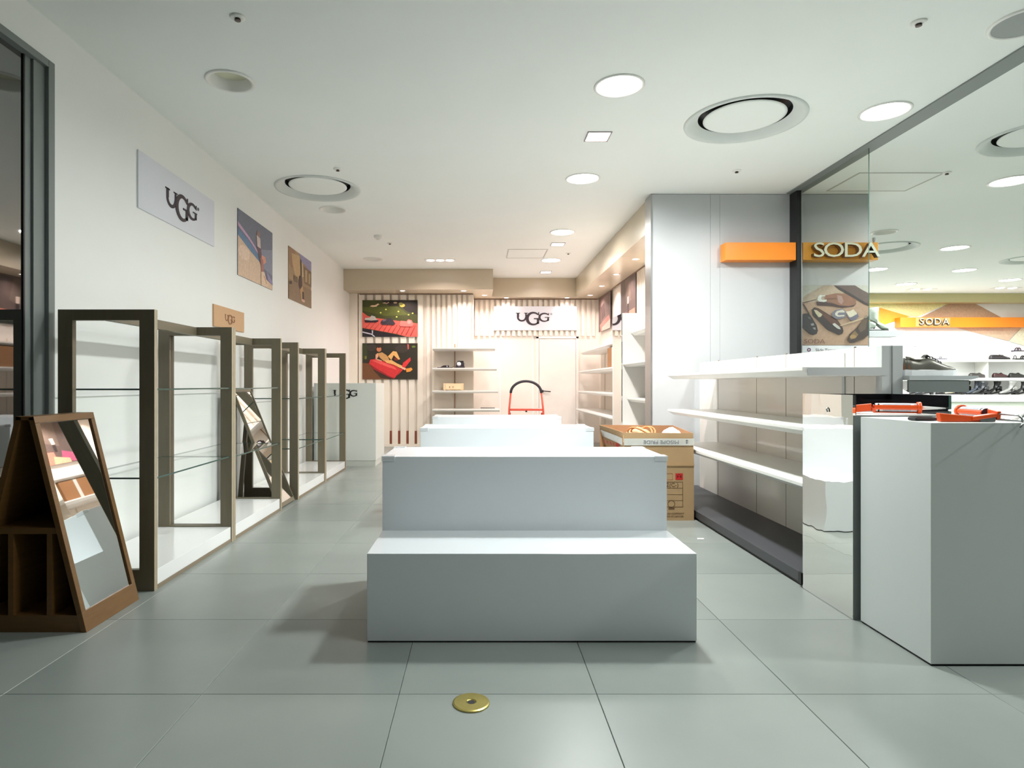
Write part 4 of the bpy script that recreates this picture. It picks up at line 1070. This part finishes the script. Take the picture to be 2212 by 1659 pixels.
q.add(vs, [(j * nx + i, j * nx + i + 1, (j + 1) * nx + i + 1, (j + 1) * nx + i) for j in range(ny - 1) for i in range(nx - 1)], None, True)
o = q.build('fabric', M_RAG, t); sm = o.modifiers.new('th', 'SOLIDIFY'); sm.thickness = .002; sm.offset = 1
MB().prism([(2.56, 2.84, CT + .03), (2.59, 2.84, CT + .035), (2.66, 2.90, CT + .012), (2.63, 2.90, CT + .006)], (0, .01, .004)).build('dark_stripe', M_RUBBER, t)

# ------------------------------------------------------------------ FLOOR DISC AND SCRAP
t = thing('floor_socket_cover', 'round brass floor cover with a small centre hole', 'floor cover', (-.033, 2.446, 0))
MB().lathe([(.0185, .0045), (.0205, .0075), (.066, .0078), (.072, .0055), (.0725, .0005)], (-.033, 2.446, 0), 48, smooth=False).build('plate', M_BRASS, t)
MB().lathe([(.0185, .0068), (.016, .006), (.014, .001)], (-.033, 2.446, 0), 24).build('hole_rim', M_BRASS, t)
MB().disc((-.033, 2.446, .0050), .0165, 24, down=False).build('hole', M_BLACK, t)
t = thing('paper_scrap', 'tiny torn white paper scrap on the floor beside the first bench', 'paper', (1.78, 5.04, 0))
MB().prism([(1.755, 5.03, .001), (1.80, 5.02, .003), (1.815, 5.055, .002), (1.785, 5.05, .004), (1.765, 5.07, .001)], (0, 0, .001)).build('scrap', mat('scrap_white', (238, 236, 230), .8), t)

# ------------------------------------------------------------------ SODA SIGN, POSTER ON THE PILLAR
SY0, SY1 = 7.07, 7.226
t = thing('lettered_sign_box', 'long orange sign box with raised silver letters at one end, on the pillar', 'sign', (3.6, 7.15, 2.66))
MB().box(2.785, 3.58, SY0, SY1, dz(562, SY0), dz(524, SY0)).build('box_body', M_ORANGE, t, bevel=.003)
MB().box(3.66, 4.51, SY0, SY1, dz(562, SY0), dz(524, SY0)).build('box_body', mat('orange_acrylic_dulled', (206, 146, 52), 0.35, var=.02), t, bevel=.003)  # same orange box; the pane's dulling of light is put into this colour
M_LETTER = mat('pale_letter_face', (206, 214, 196), .35)
M_LSIDE = mat('letter_side_shade', (58, 50, 40), .5)  # dark colour carries the shade on the letter sides
for ch, px in (('S', 1766), ('O', 1798), ('D', 1839), ('A', 1878)):
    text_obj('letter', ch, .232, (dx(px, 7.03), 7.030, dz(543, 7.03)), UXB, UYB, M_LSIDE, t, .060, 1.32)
    text_obj('letter_face', ch, .232, (dx(px, 7.03), 6.997, dz(543, 7.03)), UXB, UYB, M_LETTER, t, .003, 1.32)
text_obj('accent_mark', "'", .20, (4.435, 7.03, dz(530, 7.03)), UXB, UYB, M_STEEL, t, .03)
TAN = (160, 132, 110)
def sp(x, y): return ((x - 120) / 1400.0, (y - 165) / 1260.0)
def spl(pts): return [sp(*p) for p in pts]
sh = [((206, 206, 196), spl([(120, 165), (570, 165), (190, 380), (150, 430), (120, 520)])),
      ((196, 176, 154), spl([(570, 165), (800, 165), (1000, 320), (600, 500), (120, 540), (150, 430), (190, 380)])),
      ((206, 206, 196), spl([(1230, 165), (1520, 165), (1520, 330), (1380, 260)])),
      ((104, 86, 78), spl([(780, 165), (1230, 165), (1380, 260), (1520, 340), (1520, 600), (1440, 570), (1150, 400), (900, 260)])),
      ((52, 40, 38), spl([(780, 165), (900, 200), (1150, 340), (1440, 520), (1520, 560), (1520, 600), (1440, 570), (1150, 400), (900, 260)])),
      ((84, 60, 48), spl([(120, 530), (410, 460), (410, 475), (120, 548)])), ((84, 60, 48), spl([(120, 560), (160, 560), (280, 760), (240, 760)])),
      ((70, 44, 40), spl([(410, 510), (440, 590), (700, 600), (960, 640), (1200, 610), (1255, 560), (1240, 500), (900, 590), (640, 520)])),
      ((152, 106, 82), spl([(600, 380), (850, 330), (1000, 345), (1180, 420), (1255, 490), (1240, 570), (1100, 605), (900, 590), (660, 510), (600, 500)])),
      ((178, 144, 134), spl([(850, 370), (950, 390), (990, 500), (950, 570), (880, 520)])),
      ((120, 80, 60), spl([(620, 440), (830, 430), (850, 460), (640, 470)])),
      ((222, 226, 222), spl([(440, 420), (490, 370), (600, 375), (600, 400), (530, 405), (510, 450), (540, 480), (630, 465), (635, 500), (580, 520), (470, 510), (435, 470)])),
      ((44, 30, 26), spl([(320, 680), (370, 630), (460, 650), (640, 760), (860, 900), (970, 1060), (985, 1130), (960, 1190), (880, 1210), (640, 1100), (500, 960), (340, 800)])),
      ((92, 54, 36), spl([(380, 650), (470, 670), (640, 780), (840, 900), (940, 1040), (900, 1100), (700, 960), (560, 820), (520, 760), (430, 690)])),
      ((204, 196, 164), spl([(360, 680), (420, 690), (540, 780), (510, 830), (460, 840), (400, 760)])),
      ((204, 204, 200), spl([(750, 980), (800, 960), (900, 1040), (925, 1095), (860, 1080), (780, 1020)])),
      ((28, 26, 28), spl([(120, 780), (160, 760), (260, 760), (330, 860), (420, 1010), (445, 1120), (420, 1190), (340, 1215), (260, 1180), (120, 1050)])),
      ((150, 150, 152), spl([(290, 980), (350, 960), (370, 1010), (310, 1020)])), ((150, 150, 152), spl([(330, 1060), (390, 1050), (400, 1100), (370, 1100)])), ((90, 92, 94), spl([(230, 830), (280, 830), (300, 890), (250, 880)])),
      ((122, 122, 136), spl([(735, 750), (800, 690), (960, 660), (1030, 720), (1030, 830), (950, 870), (840, 880), (760, 840)])),
      ((220, 214, 200), spl([(800, 760), (840, 710), (960, 680), (1010, 720), (1000, 740), (880, 740), (850, 780), (880, 800), (1000, 790), (1000, 820), (860, 830), (810, 800)])),
      ((112, 110, 128), spl([(1030, 760), (1280, 750), (1300, 830), (1240, 895), (1160, 915), (1100, 880)])), ((226, 218, 196), spl([(1030, 720), (1120, 710), (1190, 670), (1270, 770), (1140, 840), (1100, 840)])),
      ((206, 186, 150), spl([(900, 1010), (1390, 850), (1390, 880), (930, 1025)])),
      ((60, 42, 34), spl([(1060, 1310), (1100, 1200), (1260, 1060), (1420, 860), (1520, 800), (1520, 1210), (1400, 1290), (1200, 1370), (1110, 1375)])),
      ((134, 106, 70), spl([(1110, 1270), (1150, 1190), (1220, 1120), (1290, 1210), (1230, 1280), (1130, 1310)])), ((166, 134, 84), ell(*sp(1180, 1250), .05, .035)), ((96, 78, 60), spl([(1280, 1060), (1400, 880), (1480, 880), (1440, 1100), (1330, 1160)])), ((140, 128, 110), spl([(1420, 830), (1460, 790), (1500, 820), (1440, 870)]))]
YQ = 7.226
W_, H_ = (1875.5 - 1732) * YQ / F, (746 - 617) * YQ / F
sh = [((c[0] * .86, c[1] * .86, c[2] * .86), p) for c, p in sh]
t = print_board('shoe_poster', 'poster of brown and black leather shoes seen through the tinted pane', 'poster', (dx(1732, YQ), YQ, dz(617, YQ)), UXB, UYB, W_, H_, TAN, sh, .006)
text_obj('poster_lettering', 'SODA', .072, (dx(1757, YQ), YQ - .024, dz(738.5, YQ)), UXB, UYB, mat('poster_ink', (112, 70, 52), .6), t, .001, 1.25)
t = thing('notice_strip', 'white notice strip with blurred dark characters below the shoe poster', 'notice', (4.1, 7.226, dz(764, YQ)))
MB().box(dx(1732, YQ), dx(1874, YQ), 7.221, 7.2275, dz(775, YQ), dz(747, YQ)).build('board', M_SIGNW, t)
MB().lathe([(.022, -.0015), (.022, 0), (.010, 0), (.010, -.0015)], (dx(1747, YQ), 7.2205, dz(756, YQ)), 16, axis='y', close=True).build('ring_mark', mat('plum_ink', (110, 60, 100), .5), t)
text_obj('notice_lettering', 'Slide Tissue', .05, (dx(1783, YQ), 7.2205, dz(757, YQ)), UXB, UYB, M_LOGO, t, .001)

# far orange band with letters
YS = 15.28
t = thing('lettered_band', 'long orange wall band with pale raised letters in the neighbouring shop', 'sign', (11.8, 15.4, 2.64))
MB().box(dx(1945, YS), 13.98, YS, 15.48, dz(707, YS), dz(686, YS)).build('band', M_ORANGE, t, bevel=.003)
MB().box(dx(1978, YS), dx(2052, YS), YS - .006, YS - .001, dz(706, YS), dz(687, YS)).build('letter_panel', flat((210, 164, 100)), t)
for ch, px in (('S', 1989), ('O', 2005), ('D', 2023), ('A', 2041)):
    text_obj('letter', ch, .235, (dx(px, YS), YS - .03, dz(697, YS)), UXB, UYB, flat((80, 62, 40)), t, .05, 1.1)  # dark letter body shows past the shifted face as painted side shade
    text_obj('letter_face', ch, .225, (dx(px, YS) - .014, YS - .058, dz(697, YS) + .012), UXB, UYB, mat('cream_letter', (232, 226, 190), .4), t, .003, 1.05)

# neighbouring wall shelves
YF = 15.05
t = thing('shop_shelf_wall', 'long white shoe shelves under the orange band in the neighbouring shop', 'shelf unit', (11.5, 15.3, 0))
shelf_th = t
for py, th in ((777, .055), (816.5, .07)):
    z = dz(py, YF); MB().box(9.3, 13.95, YF, 15.485, z - th, z).build('shelf', M_WHITE, t, bevel=.003)
t = thing('shop_cabinet', 'long white cabinet with a thick worktop carrying the boots next door', 'cabinet', (11.5, 15.25, 0))
zc_ = dz(853, YF); MB().box(9.3, 13.95, YF - .12, 15.485, zc_ - .17, zc_).build('worktop', M_WHITE, t, bevel=.003)
MB().box(9.3, 13.95, YF - .06, 15.485, .08, zc_ - .17).build('cabinet_body', mat('pale_green_white', (214, 222, 208), .4), t)
for px in (2137,):
    t = shelf_th
    MB().box(dx(px, YF), dx(px, YF) + .02, YF + .05, 15.485, dz(816, YF), dz(782, YF)).build('divider', M_WHITE, t)

# ------------------------------------------------------------------ SHOES
def ring_loft(rings, n=12):
    """rings: (cx, cz, tilt, half width, half height) in the x-z plane, tilt of the ring normal from +x"""
    vs = []; fs = []
    for cx, cz, a, rw, rh in rings:
        u = Vector((-sin(a), 0, cos(a)))
        for i in range(n):
            q = 2 * pi * i / n
            vs.append(Vector((cx, 0, cz)) + u * (rh * sin(q)) + Vector((0, rw * cos(q), 0)))
    k = len(rings)
    for j in range(k - 1):
        for i in range(n):
            fs.append((j * n + i, j * n + (i + 1) % n, (j + 1) * n + (i + 1) % n, (j + 1) * n + i))
    fs.append(tuple(range(n - 1, -1, -1))); fs.append(tuple(range((k - 1) * n, k * n)))
    return vs, fs
DARKER = 0.68
def shoe(name, label, cat, loc, rz, col, sole=(40, 36, 36), L=.28, kind='low', group=None, heel=0.0, rough=.4, shaft=.20):
    t = thing(name, label, cat, loc, rz, group)
    if sum(col) < 400: col = tuple(int(c * DARKER) for c in col)
    m = mat('shoe_%02x%02x%02x' % col, col, rough, var=.08, scale=30); ms = mat('sole_%02x%02x%02x' % sole, sole, .6, var=.05)
    w = .042; q = MB(); h0 = .018
    prof = [(-.5, .028), (-.42, .036), (-.2, .033), (0, .032), (.2, .043), (.36, .040), (.46, .028), (.5, .010)]
    lift = lambda u: heel * max(0, min(1, (.15 - u) / .5)) if heel else 0
    bot = []; top = []
    left = [(u * L, ww) for u, ww in prof]; right = [(u * L, -ww) for u, ww in reversed(prof)]
    ol = left + right
    n = len(ol)
    vs = [(a, b, lift(a / L)) for a, b in ol] + [(a, b, lift(a / L) + h0) for a, b in ol]
    q.add(vs, [tuple(range(n - 1, -1, -1)), tuple(range(n, 2 * n))] + [(i, (i + 1) % n, n + (i + 1) % n, n + i) for i in range(n)])
    if heel:
        q.prism([(-.5 * L + .004, -.022, 0), (-.5 * L + .045, -.020, 0), (-.5 * L + .060, -.022, heel), (-.5 * L, -.024, heel)], (0, .044, 0))
    q.build('sole', ms, t, True)
    z = h0
    if kind == 'boot':
        rings = [(.47 * L, z + .012, 0, .022, .012), (.40 * L, z + .022, 0, .036, .022), (.22 * L, z + .033 + lift(.22), 0, .040, .033), (.05 * L, z + .05 + lift(.05), radians(25), .036, .05),
                 (-.16 * L, z + .075 + lift(-.2), radians(55), .036, .066), (-.25 * L, z + .13 + heel, radians(82), .038, .060), (-.25 * L, z + .13 + heel + shaft * .5, radians(90), .042, .060), (-.25 * L, z + .13 + heel + shaft, radians(92), .045, .066)]
        vs, fs = ring_loft(rings)
        q = MB(); q.add(vs, fs, None, True)
        hv, hf = ring_loft([(-.47 * L, z + .012 + heel, 0, .020, .012), (-.44 * L, z + .05 + heel, radians(20), .030, .045), (-.30 * L, z + .06 + heel, radians(40), .036, .055), (-.20 * L, z + .05 + lift(-.2), 0, .036, .045)])
        q.add(hv, hf, None, True)
        q.build('upper', m, t, True)
        MB().lathe([(.0001, 0), (.040, 0)], (-.25 * L, 0, z + .131 + heel + shaft), 14).build('opening', M_BLACK, t, True)
    elif kind == 'sandal':
        for x0, ww in ((.20, .046), (.08, .042)):
            pts = [(x0 * L, ww * cos(a), z + .045 * sin(a)) for a in [pi * i / 10 for i in range(11)]]
            MB().tube(pts, .009, 8).build('strap', m, t, True)
        MB().tube([(-.40 * L, .028 * cos(a), z + lift(-.4) + .05 * sin(a) ** .6 if 0 < a < pi else z + lift(-.4)) for a in [pi * i / 8 for i in range(9)]], .006, 8).build('strap', m, t, True)
    else:
        hs = [(-.5, .030, .05), (-.44, .036, .068), (-.3, .036, .062), (-.12, .034, .056), (.02, .036, .066), (.16, .041, .052), (.32, .040, .036), (.44, .030, .026), (.495, .010, .012)]
        n = 9; vs = []
        for u, ww, hh in hs:
            for i in range(n):
                a = pi * i / (n - 1)
                vs.append((u * L, ww * cos(a) ** 1 if abs(cos(a)) > 1e-6 else 0, z + lift(u) + hh * sin(a) ** .7 if 0 < i < n - 1 else z + lift(u)))
        k = len(hs)
        fs = [(j * n + i, j * n + i + 1, (j + 1) * n + i + 1, (j + 1) * n + i) for j in range(k - 1) for i in range(n - 1)] + [tuple(range(n)), tuple(range((k - 1) * n, k * n))]
        MB().add(vs, fs, None, True).build('upper', m, t, True)
        o = MB().lathe([(.0001, .0), (.8, .0), (1.0, -.004)], (0, 0, 0), 16).build('opening', M_BLACK, t, True)
        o.scale = (.075, .026, 1); o.location = (-.24 * L, 0, z + .066 + lift(-.24))
        q = MB()
        for i in range(3): q.tube([(.02 * L + i * .03 * L, -.022, z + .064 - i * .004), (.035 * L + i * .03 * L, 0, z + .071 - i * .005), (.02 * L + i * .03 * L, .022, z + .064 - i * .004)], .003, 6)
        q.build('laces', m, t, True)['kind'] = 'stuff'
    return t
Z1, Z2, Z3 = dz(777, YF) , dz(816.5, YF), zc_
K = 1.25     # shoes next door
def S(px, z, *a, y=15.22, **kw):
    o = shoe(*a[:3], (dx(px, y), y, z), *a[3:], **kw); o.scale = (1.25, 1.25, 1.4); return o
WHT = (232, 232, 230)
# top shelf
b = thing('display_block', 'cream block under the white trainer next door', 'display block', (dx(1986, 15.2), 15.2, Z1))
MB().box(dx(1975, 15.2), dx(2000, 15.2), 15.12, 15.32, Z1 + .001, Z1 + .19).build('body', mat('cream_block', (232, 226, 190), .4), b, bevel=.003)
MB().box(dx(1972, 15.2), dx(2001, 15.2), 15.11, 15.33, Z1 + .19, Z1 + .21).build('top_plate', M_WHITE, b)
S(1985, Z1 + .211, 'trainer', 'white trainer standing on the cream block next door', 'shoe', 0, WHT, WHT, L=.30)
S(2030, Z1, 'sandal', 'white and grey sandal on the top shelf beside the cream block', 'shoe', 0, (150, 150, 156), (70, 70, 84), L=.28, kind='sandal')
S(2101, Z1, 'baby_shoe', 'pale blue sandal alone in the middle of the top shelf', 'shoe', radians(90), (206, 216, 240), (214, 220, 240), L=.24, kind='sandal')
S(2158, Z1, 'oxford_shoe', 'charcoal lace-up shoe at the end of the top shelf', 'shoe', 0, (70, 66, 70), (36, 34, 36), L=.36)
S(2163, Z1, 'oxford_shoe', 'charcoal lace-up shoe half behind its twin on the top shelf', 'shoe', 0, (66, 62, 66), (36, 34, 36), L=.34, y=15.36)
b = thing('display_block', 'white block under the plum sandal next door', 'display block', (dx(2203, 15.2), 15.2, Z1))
MB().box(dx(2192, 15.2), dx(2218, 15.2), 15.17, 15.36, Z1 + .001, Z1 + .20).build('body', M_WHITE, b, bevel=.003)
S(2204, Z1 + .201, 'sandal', 'plum sandal standing on the white block next door', 'shoe', radians(180), (92, 60, 92), (60, 46, 66), L=.34, kind='sandal', y=15.26)
S(2206, Z1, 'sandal', 'dark sandal on the top shelf before the white block', 'shoe', 0, (70, 62, 72), (44, 40, 48), L=.30, kind='sandal', y=15.08)
# middle shelf
S(2114, Z2, 'loafer', 'taupe lace-up shoe alone on the middle shelf', 'shoe', 0, (92, 84, 80), (60, 52, 52), L=.36)
S(2161, Z2, 'loafer', 'maroon shoe on the middle shelf', 'shoe', radians(8), (92, 48, 52), (44, 36, 36), L=.32)
S(2198, Z2, 'loafer', 'dark green-black shoe beside the maroon shoe', 'shoe', radians(4), (54, 54, 50), (44, 40, 38), L=.34)
# worktop boots
def BT(px, label, col, y=15.05, shaft=.02, heel=.05, L=.33, rz=pi):
    o = shoe('ankle_boot', label, 'boot', (dx(px, y), y, Z3), rz, col, (34, 32, 34), L=L, kind='boot', group='ankle boots on the worktop next door', heel=heel, shaft=shaft, rough=.35)
    o.scale = (1.3, 1.2, 1.25); return o
S(1949, Z3, 'flat_shoe', 'white flat shoe with a dark sole half hidden by the rack', 'shoe', 0, WHT, (40, 36, 44), L=.26, y=15.05)
BT(1968, 'black heeled boot behind the grey heeled boot', (44, 44, 46), 15.2)
BT(1996, 'grey heeled ankle boot beside the white flat shoe', (104, 110, 118), 15.03)
BT(2040, 'charcoal ankle boot behind the beige boot', (92, 88, 88), 15.2)
BT(2062, 'beige suede ankle boot on the worktop', (214, 200, 168), 15.03, .03, .02, .36)
BT(2080, 'tall black boot behind the blue-grey boot', (34, 34, 36), 15.30, .13, L=.30)
BT(2104, 'blue-grey boot behind the black ankle boots', (112, 122, 138), 15.2, .12, L=.30)
BT(2117, 'dark shiny ankle boot beside the blue-grey boot', (76, 78, 84), 15.03, .05)
BT(2145, 'black ankle boot with a small buckle on the worktop', (36, 36, 38), 15.2, .06)
BT(2178, 'light grey ankle boot near the end of the worktop', (150, 150, 148), 15.03, .06)
BT(2204, 'dark grey ankle boot at the end of the worktop', (80, 80, 82), 15.2, .05)

# shelf with rubber boot on the pillar's far side
t = thing('display_shelf', 'short grey display shelf sticking out from the pillar side', 'shelf', (4.72, 7.4, 1.87))
MB().prism([(4.501, 7.28, 1.872), (4.96, 7.28, 1.872), (4.96, 7.28, 1.86), (4.87, 7.28, 1.80), (4.501, 7.28, 1.80)], (0, .17, 0)).build('shelf_board', M_GREYLT, t, bevel=.002)
shoe('rubber_boot', 'pale grey-green rubber boot on the pillar side shelf', 'boot', (4.70, 7.37, 1.873), 0, (176, 186, 172), (56, 60, 54), L=.24, kind='boot', shaft=.13, rough=.3)

# large metallic trainer on the rack's rear shelf
def trainer():
    L = .335; x0 = 2.615; y = 3.87; z0 = 1.301
    t = thing('trainer', 'pewter grey trainer with a thick white platform sole on the rack end', 'shoe', (x0 + L / 2, y, z0))
    q = MB(); w = .05
    out = [(0, .030), (.10, .040), (.35, .038), (.65, .049), (.85, .043), (.96, .026), (1.0, .008)]
    ol = [(u * L, ww) for u, ww in out] + [(u * L, -ww) for u, ww in reversed(out)]
    n = len(ol)
    top = lambda x: .036 - .006 * sin(pi * x / L) + .002
    rock = lambda x: max(0, (x / L - .85)) * .05
    q.add([(x0 + a, y + b, z0 + rock(a)) for a, b in ol] + [(x0 + a + (.003 if a > .9 * L else 0), y + b * 1.04, z0 + top(a)) for a, b in ol],
          [tuple(range(n - 1, -1, -1)), tuple(range(n, 2 * n))] + [(i, (i + 1) % n, n + (i + 1) % n, n + i) for i in range(n)])
    q.build('sole', mat('sole_white', (240, 242, 243), .4), t)
    hs = [(.01, .026, .072), (.05, .034, .082), (.14, .036, .074), (.26, .036, .063), (.36, .036, .072), (.44, .037, .083), (.52, .040, .078), (.64, .044, .056), (.76, .044, .038), (.88, .036, .026), (.955, .022, .018), (.985, .008, .008)]
    n = 11; vs = []
    for u, ww, hh in hs:
        for i in range(n):
            a = pi * i / (n - 1)
            vs.append((x0 + u * L, y + ww * cos(a), z0 + .032 + hh * (sin(a) ** .62 if 0 < i < n - 1 else 0)))
    k = len(hs)
    q = MB(); q.add(vs, [(j * n + i, j * n + i + 1, (j + 1) * n + i + 1, (j + 1) * n + i) for j in range(k - 1) for i in range(n - 1)] + [tuple(range(n)), tuple(range((k - 1) * n, k * n))], None, True)
    up = q.build('upper', mat('pewter_leather', (118, 115, 106), .32, metal=.45, var=.2, scale=14), t)
    q = MB(); q.prism([(x0 - .004, y - .020, z0 + .036), (x0 + .030, y - .037, z0 + .036), (x0 + .022, y - .036, z0 + .066), (x0 - .001, y - .020, z0 + .072)], (0, .002, 0)); q.build('heel_tab', mat('heel_tan', (150, 92, 56), .5), t)
    pts = [(x0 + L * u, y - .022, z0 + .034 + hh) for u, hh in ((.03, .080), (.10, .076), (.20, .064), (.30, .064), (.38, .073))]
    MB().tube(pts, .0055, 8).build('collar', mat('collar_grey', (120, 116, 104), .5), t)
    o = MB().lathe([(.0001, 0), (1, 0)], (0, 0, 0), 18).build('opening', M_BLACK, t, True)
    o.scale = (.058, .022, 1); o.location = (x0 + .20 * L - t.location.x, 0, .034 + .068); o.rotation_euler = (0, radians(4), 0)
    MB().prism([(x0 + .37 * L, y - .018, z0 + .112), (x0 + .43 * L, y - .018, z0 + .132), (x0 + .48 * L, y - .018, z0 + .122), (x0 + .44 * L, y - .018, z0 + .110)], (0, .036, 0)).build('tongue', M_BLACK, t, bevel=.003)
    for i in range(5):
        u = .46 + .052 * i; hh = (.083, .079, .070, .060, .050)[i]
        MB().tube([(x0 + u * L, y - .026, z0 + .028 + hh), (x0 + (u + .02) * L, y - .012, z0 + .037 + hh), (x0 + u * L + .004, y + .012, z0 + .037 + hh)], .0035, 8).build('lace', M_BLACK, t)
trainer()
